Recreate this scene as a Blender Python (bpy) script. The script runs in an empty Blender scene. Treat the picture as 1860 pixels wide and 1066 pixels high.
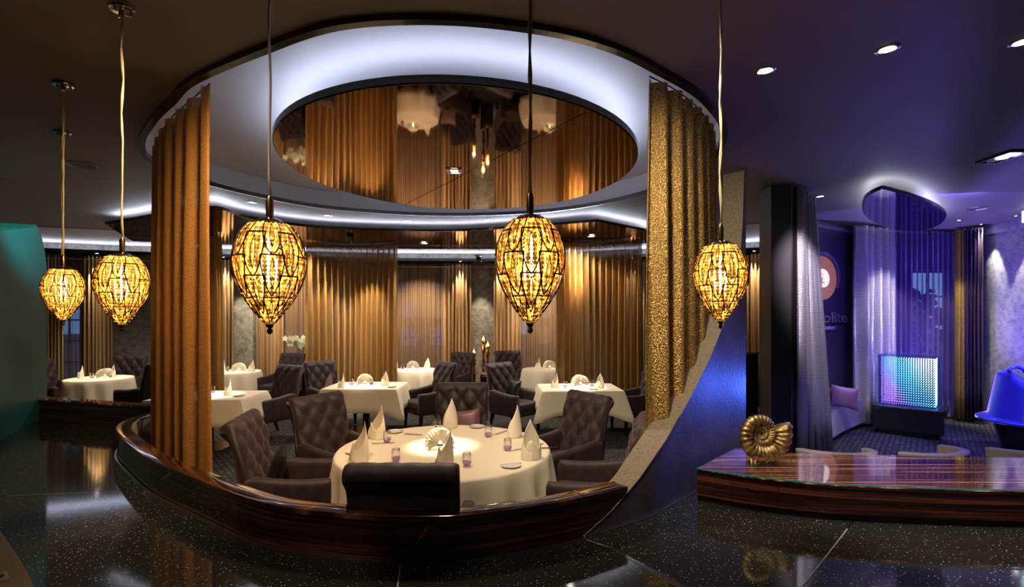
import bpy, bmesh, math, random
from mathutils import Vector, Matrix
random.seed(7)
PI = math.pi
S = bpy.context.scene
COL = S.collection
# ------------------------------------------------------------------ camera, world, exposure
CAMZ, F, HY = 1.85, 900.0, 575.0
cam = bpy.data.cameras.new('camera'); camo = bpy.data.objects.new('camera', cam); COL.objects.link(camo)
camo.location = (0, 0, CAMZ); camo.rotation_euler = (PI/2, 0, 0)
cam.sensor_width = 36; cam.lens = F/1860*36; cam.shift_y = (HY-533)/1860.0; cam.clip_start = .05; cam.clip_end = 200
S.camera = camo
S.view_settings.view_transform = 'Standard'; S.view_settings.look = 'None'
S.view_settings.exposure = 0.5; S.view_settings.gamma = 1; S.view_settings.use_curve_mapping = False
W = bpy.data.worlds.new('dusk'); S.world = W; W.use_nodes = True
nt = W.node_tree; nt.nodes.clear()
wo = nt.nodes.new('ShaderNodeOutputWorld'); bg = nt.nodes.new('ShaderNodeBackground')
tc = nt.nodes.new('ShaderNodeTexCoord'); sx = nt.nodes.new('ShaderNodeSeparateXYZ'); rp = nt.nodes.new('ShaderNodeValToRGB')
nt.links.new(tc.outputs['Generated'], sx.inputs[0]); nt.links.new(sx.outputs['Z'], rp.inputs[0])
rp.color_ramp.elements[0].position = 0.0; rp.color_ramp.elements[0].color = (.24, .40, .68, 1)
rp.color_ramp.elements[1].position = .5; rp.color_ramp.elements[1].color = (.06, .12, .32, 1)
nt.links.new(rp.outputs[0], bg.inputs[0]); bg.inputs[1].default_value = 1.3; nt.links.new(bg.outputs[0], wo.inputs[0])

# ------------------------------------------------------------------ helpers
def P(px, py, z):                      # where the sight line of a photo pixel meets the level z
    D = (CAMZ-z)*F/(py-HY)
    return Vector(((px-930)/F*D, D, z))
def AT(px, D, z=0): return Vector(((px-930)/F*D, D, z))

MATS = {}
def mat(name, col, rough=.5, metal=0, coat=0, sheen=0, emis=None, es=0, spec=.5, alpha=1):
    if name in MATS: return MATS[name]
    m = bpy.data.materials.new(name); m.use_nodes = True
    b = m.node_tree.nodes['Principled BSDF']
    b.inputs['Base Color'].default_value = (*col, 1); b.inputs['Roughness'].default_value = rough
    b.inputs['Metallic'].default_value = metal; b.inputs['Coat Weight'].default_value = coat
    b.inputs['Coat Roughness'].default_value = .03
    b.inputs['Specular IOR Level'].default_value = spec
    if sheen:
        b.inputs['Sheen Weight'].default_value = sheen; b.inputs['Sheen Roughness'].default_value = .4
    if emis: b.inputs['Emission Color'].default_value = (*emis, 1); b.inputs['Emission Strength'].default_value = es
    MATS[name] = m; return m
def N(m, t): return m.node_tree.nodes.new(t)
def LK(m, a, b): m.node_tree.links.new(a, b)
def coords(m, scale=(1, 1, 1), kind='Object'):
    t = N(m, 'ShaderNodeTexCoord'); mp = N(m, 'ShaderNodeMapping'); mp.inputs['Scale'].default_value = scale
    LK(m, t.outputs[kind], mp.inputs[0]); return mp.outputs[0]
def noise(m, vec, scale, detail=3, rough=.5):
    n = N(m, 'ShaderNodeTexNoise'); n.inputs['Scale'].default_value = scale; n.inputs['Detail'].default_value = detail
    n.inputs['Roughness'].default_value = rough; LK(m, vec, n.inputs['Vector']); return n.outputs[0]
def ramp(m, fac, stops):
    r = N(m, 'ShaderNodeValToRGB'); LK(m, fac, r.inputs[0]); e = r.color_ramp.elements
    while len(e) < len(stops): e.new(.5)
    for i, (p, c) in enumerate(stops): e[i].position = p; e[i].color = (*c, 1)
    return r.outputs[0]
def bump(m, h, strength, dist=.01):
    b = N(m, 'ShaderNodeBump'); b.inputs['Strength'].default_value = strength; b.inputs['Distance'].default_value = dist
    LK(m, h, b.inputs['Height']); LK(m, b.outputs[0], m.node_tree.nodes['Principled BSDF'].inputs['Normal'])
def BC(m, c): LK(m, c, m.node_tree.nodes['Principled BSDF'].inputs['Base Color'])
def sheer(m, amount):                   # open weave: part of the light passes between the threads
    b = m.node_tree.nodes['Principled BSDF']; o = m.node_tree.nodes['Material Output']
    t = N(m, 'ShaderNodeBsdfTransparent'); x = N(m, 'ShaderNodeMixShader'); tl = N(m, 'ShaderNodeBsdfTranslucent')
    x2 = N(m, 'ShaderNodeMixShader'); x2.inputs[0].default_value = .25
    tl.inputs[0].default_value = b.inputs['Base Color'].default_value
    if b.inputs['Base Color'].is_linked: LK(m, b.inputs['Base Color'].links[0].from_socket, tl.inputs[0])
    LK(m, b.outputs[0], x2.inputs[1]); LK(m, tl.outputs[0], x2.inputs[2])
    x.inputs[0].default_value = amount; LK(m, x2.outputs[0], x.inputs[1]); LK(m, t.outputs[0], x.inputs[2]); LK(m, x.outputs[0], o.inputs[0])
def thin_glass(name, tint, gl=.12):
    m = bpy.data.materials.new(name); m.use_nodes = True; t = m.node_tree; t.nodes.clear()
    o = t.nodes.new('ShaderNodeOutputMaterial'); a = t.nodes.new('ShaderNodeBsdfTransparent'); g = t.nodes.new('ShaderNodeBsdfGlossy')
    a.inputs[0].default_value = (*tint, 1); g.inputs['Roughness'].default_value = .02
    fr = t.nodes.new('ShaderNodeLayerWeight'); fr.inputs[0].default_value = gl; x = t.nodes.new('ShaderNodeMixShader')
    t.links.new(fr.outputs['Facing'], x.inputs[0])
    t.links.new(a.outputs[0], x.inputs[1]); t.links.new(g.outputs[0], x.inputs[2]); t.links.new(x.outputs[0], o.inputs[0])
    MATS[name] = m; return m

class MB:
    def __init__(s): s.v = []; s.f = []
    def add(s, vs, fs):
        n = len(s.v); s.v += [tuple(v) for v in vs]; s.f += [tuple(i+n for i in f) for f in fs]; return s
    def box(s, c, d, rz=0, M=None):
        x, y, z = [k/2 for k in d]; R = Matrix.Rotation(rz, 3, 'Z')
        vs = [R @ Vector((a*x, b*y, e*z)) for e in (-1, 1) for a, b in ((-1, -1), (1, -1), (1, 1), (-1, 1))]
        vs = [v+Vector(c) for v in vs]
        if M: vs = [M @ v for v in vs]
        return s.add(vs, [(3, 2, 1, 0), (4, 5, 6, 7), (0, 1, 5, 4), (1, 2, 6, 5), (2, 3, 7, 6), (3, 0, 4, 7)])
    def rbox(s, c, d, r=.02, rz=0, n=2, M=None):   # rounded box
        bm = bmesh.new(); bmesh.ops.create_cube(bm, size=1)
        bmesh.ops.scale(bm, vec=d, verts=bm.verts)
        bmesh.ops.bevel(bm, geom=bm.edges[:], offset=r, segments=n, profile=.5, affect='EDGES')
        R = Matrix.Translation(c) @ Matrix.Rotation(rz, 4, 'Z')
        if M: R = M @ R
        bm.verts.index_update(); s.add([R @ v.co for v in bm.verts], [[v.index for v in f.verts] for f in bm.faces]); bm.free(); return s
    def frustum(s, a, b, wa, wb):       # tapered post with square ends (half widths)
        a = Vector(a); b = Vector(b); vs = []
        for p, w in ((a, wa), (b, wb)):
            vs += [p+Vector((x*w, y*w, 0)) for x, y in ((-1, -1), (1, -1), (1, 1), (-1, 1))]
        return s.add(vs, [(0, 1, 2, 3), (7, 6, 5, 4), (0, 4, 5, 1), (1, 5, 6, 2), (2, 6, 7, 3), (3, 7, 4, 0)])
    def tube(s, pts, r, n=6, closed=False, cap=True):
        pts = [Vector(p) for p in pts]; L = len(pts); vs = []; fs = []; up = None
        for i, p in enumerate(pts):
            if closed: d = pts[(i+1) % L]-pts[i-1]
            else: d = pts[min(i+1, L-1)]-pts[max(i-1, 0)]
            if d.length < 1e-9: d = Vector((0, 0, 1))
            d.normalize()
            if up is None: up = Vector((0, 0, 1)) if abs(d.z) < .9 else Vector((1, 0, 0))
            a = d.cross(up)
            if a.length < 1e-4: a = d.cross(Vector((.3, 1, .2)))
            a.normalize(); b = a.cross(d).normalized(); up = b
            rr = r[i] if isinstance(r, (list, tuple)) else r
            for k in range(n):
                t = 2*PI*k/n; vs.append(p+(a*math.cos(t)+b*math.sin(t))*rr)
        for i in range(L if closed else L-1):
            j = (i+1) % L
            for k in range(n):
                fs.append((i*n+k, i*n+(k+1) % n, j*n+(k+1) % n, j*n+k))
        if cap and not closed: fs += [tuple(range(n))[::-1], tuple((L-1)*n+k for k in range(n))]
        return s.add(vs, fs)
    def lathe(s, prof, n=24, c=(0, 0, 0), M=None, ang=2*PI, a0=0):
        vs = []; fs = []; full = abs(ang-2*PI) < 1e-6; m = n if full else n+1
        for r, z in prof:
            for k in range(m):
                t = a0+ang*k/n; v = Vector((r*math.cos(t), r*math.sin(t), z)); v = (M @ v) if M else v
                vs.append(v+Vector(c))
        for i in range(len(prof)-1):
            for k in range(n):
                k2 = (k+1) % m
                fs.append((i*m+k, i*m+k2, (i+1)*m+k2, (i+1)*m+k))
        return s.add(vs, fs)
    def grid(s, fn, nu, nv, cu=False, cv=False):
        vs = [fn(i/(nu if cu else nu-1), j/(nv if cv else nv-1)) for j in range(nv) for i in range(nu)]; fs = []
        for j in range(nv if cv else nv-1):
            for i in range(nu if cu else nu-1):
                a, b = i, (i+1) % nu; c, d = j, (j+1) % nv
                fs.append((c*nu+a, c*nu+b, d*nu+b, d*nu+a))
        return s.add(vs, fs)
    def prism(s, poly, z0, z1):
        n = len(poly); vs = [(p[0], p[1], z0) for p in poly]+[(p[0], p[1], z1) for p in poly]
        return s.add(vs, [tuple(range(n))[::-1], tuple(range(n, 2*n))]+[(i, (i+1) % n, n+(i+1) % n, n+i) for i in range(n)])
    def slab(s, out, inn, z0, z1):      # wall between two plan curves; z0, z1 numbers or lists
        n = len(out); g = lambda z, i: z[i] if isinstance(z, (list, tuple)) else z
        vs = []
        for i in range(n):
            o, q = out[i], inn[i]
            vs += [(o[0], o[1], g(z0, i)), (o[0], o[1], g(z1, i)), (q[0], q[1], g(z1, i)), (q[0], q[1], g(z0, i))]
        fs = [(0, 1, 2, 3), (4*n-1, 4*n-2, 4*n-3, 4*n-4)]
        for i in range(n-1):
            for k in range(4):
                a, b = i*4+k, i*4+(k+1) % 4; fs.append((b, a, a+4, b+4))
        return s.add(vs, fs)
    def build(s, name, m, parent=None, smooth=False, loc=None, bev=0, fix=True):
        me = bpy.data.meshes.new(name); me.from_pydata(s.v, [], s.f)
        bm = bmesh.new(); bm.from_mesh(me)
        if fix: bmesh.ops.recalc_face_normals(bm, faces=bm.faces)
        if bev: bmesh.ops.bevel(bm, geom=[e for e in bm.edges if len(e.link_faces) == 2 and e.calc_face_angle(0) > .6], offset=bev, segments=2, profile=.5, affect='EDGES')
        bm.to_mesh(me); bm.free()
        if m: me.materials.append(m)
        if smooth:
            me.polygons.foreach_set('use_smooth', [True]*len(me.polygons))
            if smooth != True: me.set_sharp_from_angle(angle=smooth)
        o = bpy.data.objects.new(name, me); COL.objects.link(o)
        if parent: o.parent = parent
        if loc: o.location = loc
        return o
SM = .7
def tag(o, label=None, cat=None, group=None, kind=None):
    if label: o['label'] = label
    if cat: o['category'] = cat
    if group: o['group'] = group
    if kind: o['kind'] = kind
    return o
def thing(name, label, cat, loc=(0, 0, 0), rz=0, group=None):
    o = bpy.data.objects.new(name, None); COL.objects.link(o); o.empty_display_size = .1
    o.location = loc; o.rotation_euler = (0, 0, rz); return tag(o, label, cat, group)
KIDS = {}
def dup(root, loc=None, rz=None, label=None, group=None, scale=None):
    ch = [c for c in root.children] or KIDS.get(root.name, [])
    def cp(o, par):
        c = o.copy(); COL.objects.link(c)
        if par: c.parent = par
        for k in [x for x in bpy.data.objects if x.parent == o]: cp(k, c)
        return c
    r = cp(root, None)
    if loc is not None: r.location = loc
    if rz is not None: r.rotation_euler[2] = rz
    if label: r['label'] = label
    if group: r['group'] = group
    if scale: r.scale = (scale,)*3
    return r
def struct(mb, name, m, **k):
    o = mb.build(name, m, **k); o['kind'] = 'structure'; return o
def catmull(pts, n=8, closed=False):
    pts = [Vector(p) for p in pts]; L = len(pts); out = []
    for i in range(L if closed else L-1):
        if closed: a, b, c, d = pts[i-1], pts[i], pts[(i+1) % L], pts[(i+2) % L]
        else: a, b, c, d = pts[max(i-1, 0)], pts[i], pts[i+1], pts[min(i+2, L-1)]
        for k in range(n):
            t = k/n; out.append(.5*((2*b)+(c-a)*t+(2*a-5*b+4*c-d)*t*t+(3*b-a-3*c+d)*t**3))
    if not closed: out.append(pts[-1])
    return out
def offset(path, d, closed=False):      # to the left of the walking direction for d > 0
    out = []; L = len(path)
    for i in range(L):
        if closed: t = path[(i+1) % L]-path[i-1]
        else: t = path[min(i+1, L-1)]-path[max(i-1, 0)]
        n = Vector((-t.y, t.x)).normalized(); out.append(Vector((path[i].x+n.x*d, path[i].y+n.y*d)))
    return out
def v2(l): return [Vector((a[0], a[1])) for a in l]
def lamp(kind, loc, power, col, parent=None, rot=(0, 0, 0), size=.05, spot=None, blend=.6, target=None, name='lamp_light'):
    l = bpy.data.lights.new(name, kind); l.energy = power; l.color = col
    if kind == 'AREA': l.size = size
    else: l.shadow_soft_size = size
    if spot: l.spot_size = spot; l.spot_blend = blend
    o = bpy.data.objects.new(name, l); COL.objects.link(o); o.location = loc; o.rotation_euler = rot
    if target is not None: o.rotation_euler = (Vector(target)-Vector(loc)).to_track_quat('-Z', 'Y').to_euler()
    if parent: o.parent = parent
    return o

# ------------------------------------------------------------------ materials
ceil_m = mat('dark taupe ceiling paint', (.185, .16, .155), .62)
c = coords(ceil_m); bump(ceil_m, noise(ceil_m, c, 90, 3), .12, .004)
recess_m = mat('pale cove lit ceiling paint', (.46, .45, .49), .65)  # ceiling paint made paler where the coves light it
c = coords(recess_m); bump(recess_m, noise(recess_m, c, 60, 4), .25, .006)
dark_edge = mat('black brown lacquer', (.012, .009, .009), .2, coat=.3)
mirror_m = mat('bronze mirror', (.42, .27, .175), .035, 1)
c = coords(mirror_m); bump(mirror_m, noise(mirror_m, c, 3, 1), .03, .02)
violet_mirror = mat('violet mirror', (.48, .38, .55), .03, 1)
led_m = mat('led strip', (1, 1, 1), emis=(.72, .80, 1), es=12)
led2_m = mat('led strip soft', (1, 1, 1), emis=(.72, .80, 1), es=20)
chrome = mat('chrome', (.75, .73, .7), .12, 1)
steel = mat('brushed steel', (.45, .43, .4), .3, 1)
lens_m = mat('lit lens', (1, 1, 1), emis=(1, .93, .8), es=25)
def woodmat(name, sc, base=(.035, .010, .006)):
    m = mat(name, base, .12, coat=1)
    f = noise(m, coords(m, sc), 1, 5, .62)
    BC(m, ramp(m, f, [(.36, (.008, .003, .003)), (.48, (.028, .008, .005)), (.56, (.10, .030, .013)), (.63, (.30, .105, .045)), (.70, (.02, .007, .005))]))
    return m
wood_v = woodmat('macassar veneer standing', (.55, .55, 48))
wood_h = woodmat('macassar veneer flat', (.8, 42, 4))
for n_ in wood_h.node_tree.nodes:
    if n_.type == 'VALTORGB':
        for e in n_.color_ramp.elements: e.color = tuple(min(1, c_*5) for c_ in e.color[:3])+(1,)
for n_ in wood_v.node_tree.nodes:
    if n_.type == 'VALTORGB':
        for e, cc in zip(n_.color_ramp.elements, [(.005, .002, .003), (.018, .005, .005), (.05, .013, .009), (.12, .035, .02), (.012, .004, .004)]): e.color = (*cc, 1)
granite = mat('black speckled granite', (.004, .004, .004), .07, spec=.6)
vv = N(granite, 'ShaderNodeTexVoronoi'); vv.inputs['Scale'].default_value = 70; LK(granite, coords(granite), vv.inputs['Vector'])
sp = ramp(granite, vv.outputs['Distance'], [(.0, (1, 1, 1)), (.13, (.85, .85, .8)), (.2, (0, 0, 0))])
s2 = N(granite, 'ShaderNodeSeparateColor'); LK(granite, vv.outputs['Color'], s2.inputs[0])
gt = N(granite, 'ShaderNodeMath'); gt.operation = 'POWER'; gt.inputs[1].default_value = 2; LK(granite, s2.outputs[0], gt.inputs[0])
mx = N(granite, 'ShaderNodeMixRGB'); mx.blend_type = 'MULTIPLY'; mx.inputs[0].default_value = 1; LK(granite, sp, mx.inputs[1]); LK(granite, gt.outputs[0], mx.inputs[2])
ad = N(granite, 'ShaderNodeMixRGB'); ad.blend_type = 'ADD'; ad.inputs[0].default_value = 1; LK(granite, mx.outputs[0], ad.inputs[1]); ad.inputs[2].default_value = (.018, .017, .014, 1)
BC(granite, ad.outputs[0])
carpet = mat('patterned carpet', (.03, .03, .03), .95)
mp = coords(carpet, (1, 1, 1)); 
br = N(carpet, 'ShaderNodeTexBrick'); LK(carpet, mp, br.inputs['Vector'])
br.inputs['Scale'].default_value = 1; br.inputs['Brick Width'].default_value = .085; br.inputs['Row Height'].default_value = .05; br.inputs['Mortar Size'].default_value = .018
br.inputs['Color1'].default_value = (.26, .24, .20, 1); br.inputs['Color2'].default_value = (.13, .12, .10, 1); br.inputs['Mortar'].default_value = (.010, .010, .011, 1)
nf = noise(carpet, mp, 38, 2); fr = ramp(carpet, nf, [(.42, (.12, .12, .12)), (.58, (1, 1, 1))])
mm = N(carpet, 'ShaderNodeMixRGB'); mm.blend_type = 'MULTIPLY'; mm.inputs[0].default_value = 1; LK(carpet, br.outputs[0], mm.inputs[1]); LK(carpet, fr, mm.inputs[2]); BC(carpet, mm.outputs[0])
bump(carpet, br.outputs['Fac'], .5, .004)
stone = mat('mottled grey plaster', (.2, .19, .16), .75)
sc = coords(stone); nn = noise(stone, sc, 9, 8, .7)
BC(stone, ramp(stone, nn, [(.35, (.085, .078, .065)), (.5, (.17, .155, .13)), (.68, (.24, .225, .19))])); bump(stone, nn, .9, .02)
stone2 = mat('pale glittery plaster', (.3, .29, .30), .6)
sc = coords(stone2); nn = noise(stone2, sc, 11, 9, .72)
BC(stone2, ramp(stone2, nn, [(.3, (.16, .15, .16)), (.55, (.34, .33, .35))])); bump(stone2, nn, .8, .02)
fin_m = mat('brown sand plaster', (.24, .19, .14), .7)
sc = coords(fin_m); nn = noise(fin_m, sc, 55, 5, .8); BC(fin_m, ramp(fin_m, nn, [(.3, (.085, .062, .042)), (.7, (.20, .150, .105))])); bump(fin_m, nn, .4, .006)
finp_m = mat('violet plaster', (.10, .07, .13), .55)
sc = coords(finp_m); nn = noise(finp_m, sc, 4, 9, .7); BC(finp_m, ramp(finp_m, nn, [(.3, (.030, .020, .045)), (.7, (.085, .060, .115))])); bump(finp_m, noise(finp_m, sc, 40, 4), .25, .005)
teal_m = mat('teal plaster', (.01, .10, .10), .5)
plum_wall = mat('dark plum wall', (.035, .02, .05), .6)
def clothmat(name, c1, c2, rough, see, bumpscale=110, bs=.5, metal=.35):
    m = mat(name, c1, rough, metal)
    v = N(m, 'ShaderNodeTexVoronoi'); v.inputs['Scale'].default_value = bumpscale; LK(m, coords(m), v.inputs['Vector'])
    BC(m, ramp(m, v.outputs['Distance'], [(.15, c1), (.6, c2)])); bump(m, v.outputs['Distance'], bs, .006); sheer(m, see); return m
gold_near = clothmat('hammered gold sheer cloth', (.74, .50, .18), (.30, .17, .05), .34, .10, 100, 1, .5)
amber_near = clothmat('hammered amber sheer cloth', (.66, .34, .10), (.42, .20, .05), .42, .16, 150, .7, .25)
gold_mid = clothmat('gold sheer cloth', (.78, .50, .19), (.48, .28, .09), .34, .34, 130, .4, .5)
def stripmat(name, c1, c2, see):
    m = mat(name, c1, .32, .45); n_ = noise(m, coords(m, (14, 14, .25)), 1, 3); BC(m, ramp(m, n_, [(.38, c1), (.62, c2)]))
    if see: sheer(m, see)
    return m
copper_satin = stripmat('copper satin cloth', (.34, .19, .09), (.52, .38, .22), 0)
bronze_voile = stripmat('bronze voile', (.42, .25, .11), (.55, .38, .19), .45)
def ribmat(name, c1, c2, see):
    m = mat(name, c1, .35, .4); w = N(m, 'ShaderNodeTexWave'); w.bands_direction = 'Z'; w.inputs['Scale'].default_value = 18; w.inputs['Distortion'].default_value = 1.2; w.inputs['Detail'].default_value = 1
    LK(m, coords(m), w.inputs['Vector']); BC(m, ramp(m, w.outputs['Fac'], [(.3, c1), (.7, c2)])); bump(m, w.outputs['Fac'], .6, .006)
    if see: sheer(m, see)
    return m
rib_silver = ribmat('ribbed silver cloth', (.20, .18, .22), (.80, .76, .78), .04)
violet_voile = stripmat('violet voile', (.16, .11, .34), (.26, .18, .46), .62)
yellow_cloth = clothmat('yellow hammered cloth', (.75, .55, .12), (.35, .22, .04), .4, .0, 95, .6)
plum_satin = stripmat('plum satin', (.035, .02, .07), (.13, .09, .12), 0)
velvet = mat('aubergine velvet', (.055, .03, .034), .6, sheen=.30)
velvet.node_tree.nodes['Principled BSDF'].inputs['Sheen Tint'].default_value = (.75, .5, .52, 1)
vn = noise(velvet, coords(velvet), 14, 4); BC(velvet, ramp(velvet, vn, [(.35, (.016, .008, .010)), (.65, (.034, .018, .021))]))
black_leather = mat('black satin', (.012, .010, .012), .38)
rose_satin = mat('dusty mauve satin', (.20, .09, .10), .4, sheen=.3)
leg_m = mat('black lacquered wood', (.012, .009, .008), .25)
linen = mat('ivory linen', (.82, .73, .57), .8); bump(linen, noise(linen, coords(linen), 260, 2), .15, .002)
napkin_m = mat('white napkin linen', (.92, .84, .70), .75)
porcelain = mat('white porcelain', (.85, .83, .80), .15)
silver = mat('polished silver', (.8, .78, .74), .1, 1)
silver_paper = mat('silver white pleated paper', (.92, .89, .82), .35)
glass_clear = thin_glass('clear glass', (.97, .97, .98), .35)
glass_purple = thin_glass('purple glass', (.78, .58, .88), .3)
pane_m = thin_glass('window glass', (.80, .86, .95), .1)
table_glass = thin_glass('console glass', (.93, .97, .98), .10)
glass_edge = mat('aqua glass edge', (.02, .30, .34), .1, spec=.8)
brass = mat('antique brass', (.55, .36, .13), .25, 1)
gold = mat('rose gold', (.80, .42, .22), .18, 1)
am_m = mat('gilded fossil', (.45, .30, .11), .42, .85)
an = noise(am_m, coords(am_m), 22, 5); BC(am_m, ramp(am_m, an, [(.35, (.09, .05, .02)), (.6, (.42, .28, .11))])); bump(am_m, noise(am_m, coords(am_m), 60, 4), .4, .004)
iron = mat('dark bronze wire', (.05, .025, .012), .4, .8)
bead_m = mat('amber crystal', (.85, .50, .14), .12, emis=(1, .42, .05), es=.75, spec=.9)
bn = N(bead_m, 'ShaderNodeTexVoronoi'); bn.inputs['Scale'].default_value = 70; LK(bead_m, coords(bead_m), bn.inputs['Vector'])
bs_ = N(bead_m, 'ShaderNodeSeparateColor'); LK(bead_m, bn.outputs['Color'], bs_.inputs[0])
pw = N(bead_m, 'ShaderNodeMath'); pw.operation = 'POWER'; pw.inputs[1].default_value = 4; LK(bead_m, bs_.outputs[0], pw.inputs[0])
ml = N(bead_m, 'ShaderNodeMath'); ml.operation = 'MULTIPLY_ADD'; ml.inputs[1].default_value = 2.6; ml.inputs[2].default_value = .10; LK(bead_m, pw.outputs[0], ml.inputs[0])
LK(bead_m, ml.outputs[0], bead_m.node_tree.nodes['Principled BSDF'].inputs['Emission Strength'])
bulb_m = mat('lit bulb', (1, .9, .6), emis=(1, .68, .28), es=30)
cord_m = mat('clear gold cord', (.5, .4, .25), .35, .1)

# ------------------------------------------------------------------ levels and plan curves
CZ = 3.43; GZ = .65
WP = v2([(-16, 5), (-12.2, 9.0), (-9.6, 10.6), (-6.45, 11.6), (-3.9, 12.2), (-1.38, 12.4), (.96, 12.3), (2.96, 11.6), (5.3, 10.4), (7, 9.8)])
WALL = catmull(WP, 24)
def seg(px0, px1, inset, path=WALL, n=None):      # stretch of the wall curve between two sight lines, set in by inset
    off = offset(path, -inset) if path is WALL else offset(path, -inset)
    out = []; a, b = (px0-930)/F, (px1-930)/F
    def sl(p): return p.x/p.y
    for i in range(len(off)-1):
        p, q = off[i], off[i+1]; s0, s1 = sl(p), sl(q)
        if s1 <= s0: continue
        if s0 < a <= s1: out.append(p.lerp(q, (a-s0)/(s1-s0)))
        if a < s1 < b: out.append(q)
        if s0 < b <= s1: out.append(p.lerp(q, (b-s0)/(s1-s0)))
    r = []
    for p in out:
        if not r or (p-r[-1]).length > 1e-4: r.append(p)
    return r
def resample(path, step):
    L = [0]
    for i in range(1, len(path)): L.append(L[-1]+(path[i]-path[i-1]).length)
    T = L[-1]; n = max(2, int(T/step)+1); out = []; j = 0
    for k in range(n):
        s = T*k/(n-1)
        while j < len(L)-2 and L[j+1] < s: j += 1
        out.append(path[j].lerp(path[j+1], (s-L[j])/max(1e-9, L[j+1]-L[j])))
    return out, T
RING = v2([(-3.73, 5.12), (-3.62, 4.62), (-3.36, 4.22), (-2.88, 3.76), (-2.46, 3.39), (-1.95, 3.03), (-1.316, 2.615), (-.864, 2.477), (-.535, 2.432), (-.226, 2.449), (.161, 2.584), (.389, 2.693)])
RINGC = catmull(RING, 8)
FIN = v2([(.389, 2.693), (.78, 2.94), (1.12, 3.26), (1.5, 3.62), (1.86, 3.94)])
LF = v2([(-3.9, 3.2), (-4.4, 3.95), (-4.96, 4.8), (-5.63, 6.0)])

# ------------------------------------------------------------------ room shell
b = MB(); b.box((0, 5, -.1), (34, 20, .2)); struct(b, 'floor', carpet)
HOLE = catmull(v2([(-.38, 2.63), (-.93, 2.68), (-1.46, 2.93), (-2.10, 3.30), (-2.44, 3.6), (-2.83, 3.95), (-3.3, 4.46), (-3.60, 5.0), (-3.58, 5.7), (-3.3, 6.35), (-2.72, 7.05), (-1.65, 7.5), (-.59, 7.58), (.57, 7.29), (1.5, 6.5), (1.95, 5.4), (1.83, 4.35), (1.38, 3.6), (.85, 3.11), (.53, 2.88), (.15, 2.72)]), 8, True)
def ceiling():
    bm = bmesh.new(); out = [(-16, -4), (12, -4), (12, 15), (-16, 15)]
    es = []
    for loop in (out, [(p.x, p.y) for p in HOLE]):
        vs = [bm.verts.new((x, y, CZ)) for x, y in loop]
        for i in range(len(vs)): es.append(bm.edges.new((vs[i], vs[(i+1) % len(vs)])))
    bmesh.ops.triangle_fill(bm, use_beauty=True, use_dissolve=False, edges=es)
    me = bpy.data.meshes.new('ceiling'); bm.to_mesh(me); bm.free(); me.materials.append(ceil_m)
    o = bpy.data.objects.new('ceiling', me); COL.objects.link(o); o['kind'] = 'structure'
ceiling()
HO = offset(HOLE, -.05, True)
if (HO[0]-Vector((-.7, 5))).length < (HOLE[0]-Vector((-.7, 5))).length: HO = offset(HOLE, .05, True)
cl = lambda l: l+[l[0]]
b = MB(); b.slab(cl(HO), cl([p+(Vector((-.7, 5.1))-p)*.0 for p in HOLE]), CZ-.035, CZ+.012); struct(b, 'trim_1', dark_edge)
b = MB(); b.slab(cl(offset(HOLE, .02 if False else 0, True)), cl(HO), CZ+.0125, CZ+.22); struct(b, 'wall_recess_rim', recess_m)
b = MB(); b.prism([(p.x, p.y) for p in HO], CZ+.22, CZ+.26); struct(b, 'ceiling_recess', recess_m)
for nm, c_, d_ in (('wall_left', (-14.5, 3, 1.7), (.2, 16, 3.5)), ('wall_right', (11.5, 4, 1.7), (.2, 18, 3.5)), ('wall_rear', (-1, -3.2, 1.7), (28, .2, 3.5))):
    b = MB(); b.box(c_, d_); struct(b, nm, plum_wall)
# back wall: plaster stretches between window openings
WINS = [(100, 152), (512, 578), (712, 820), (938, 1032)]
edges = [-400]
for a, q in WINS: edges += [a, q]
edges += [1420]
b = MB()
for i in range(0, len(edges), 2):
    s_ = seg(edges[i], edges[i+1], 0); b.slab(offset(s_, .2), s_, 0, CZ)
for a, q in WINS:
    s_ = seg(a, q, 0)
    b.slab(offset(s_, .2), s_, 0, .35); b.slab(offset(s_, .2), s_, 2.75, CZ)
struct(b, 'wall_back', stone)
frame_m = mat('dark window frame', (.03, .03, .045), .4)
def window(n, p, q, z0, z1, cols, rows, fm, deep=.07):
    p = Vector((p[0], p[1], 0)); q = Vector((q[0], q[1], 0)); d = (q-p); L = d.length; rz = math.atan2(d.y, d.x)
    root = bpy.data.objects.new('window_%d' % n, None); COL.objects.link(root); root.location = (p.x, p.y, z0); root.rotation_euler = (0, 0, rz); root['kind'] = 'structure'
    H = z1-z0; b = MB()
    b.box((L/2, 0, .03), (L, deep, .06)); b.box((L/2, 0, H-.03), (L, deep, .06)); b.box((.03, 0, H/2), (.06, deep, H-.12)); b.box((L-.03, 0, H/2), (.06, deep, H-.12))
    b.build('window_frame', fm, root, bev=.006)
    for i in range(1, cols):
        MB().box((L*i/cols, 0, H/2), (.03, .045, H-.12)).build('muntin', fm, root)
    for j in range(1, rows):
        for i in range(cols):
            MB().box((L*(i+.5)/cols, 0, .06+(H-.12)*j/rows), (L/cols-.04, .035, .028)).build('glazing_bar', fm, root)
    w, h = L/cols-.05, (H-.12)/rows-.03
    pn = MB().box((0, 0, 0), (w, .006, h))
    first = None
    for i in range(cols):
        for j in range(rows):
            if first is None: o = first = pn.build('pane', pane_m, root)
            else: o = first.copy(); COL.objects.link(o); o.parent = root
            o.location = (L*(i+.5)/cols, .0, .06+(H-.12)*(j+.5)/rows)
for k, (a, q) in enumerate(WINS):
    s_ = seg(a, q, -.10); window(k+1, s_[0], s_[-1], .35, 2.75, 3 if q-a > 60 else 2, 5, frame_m)
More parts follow.
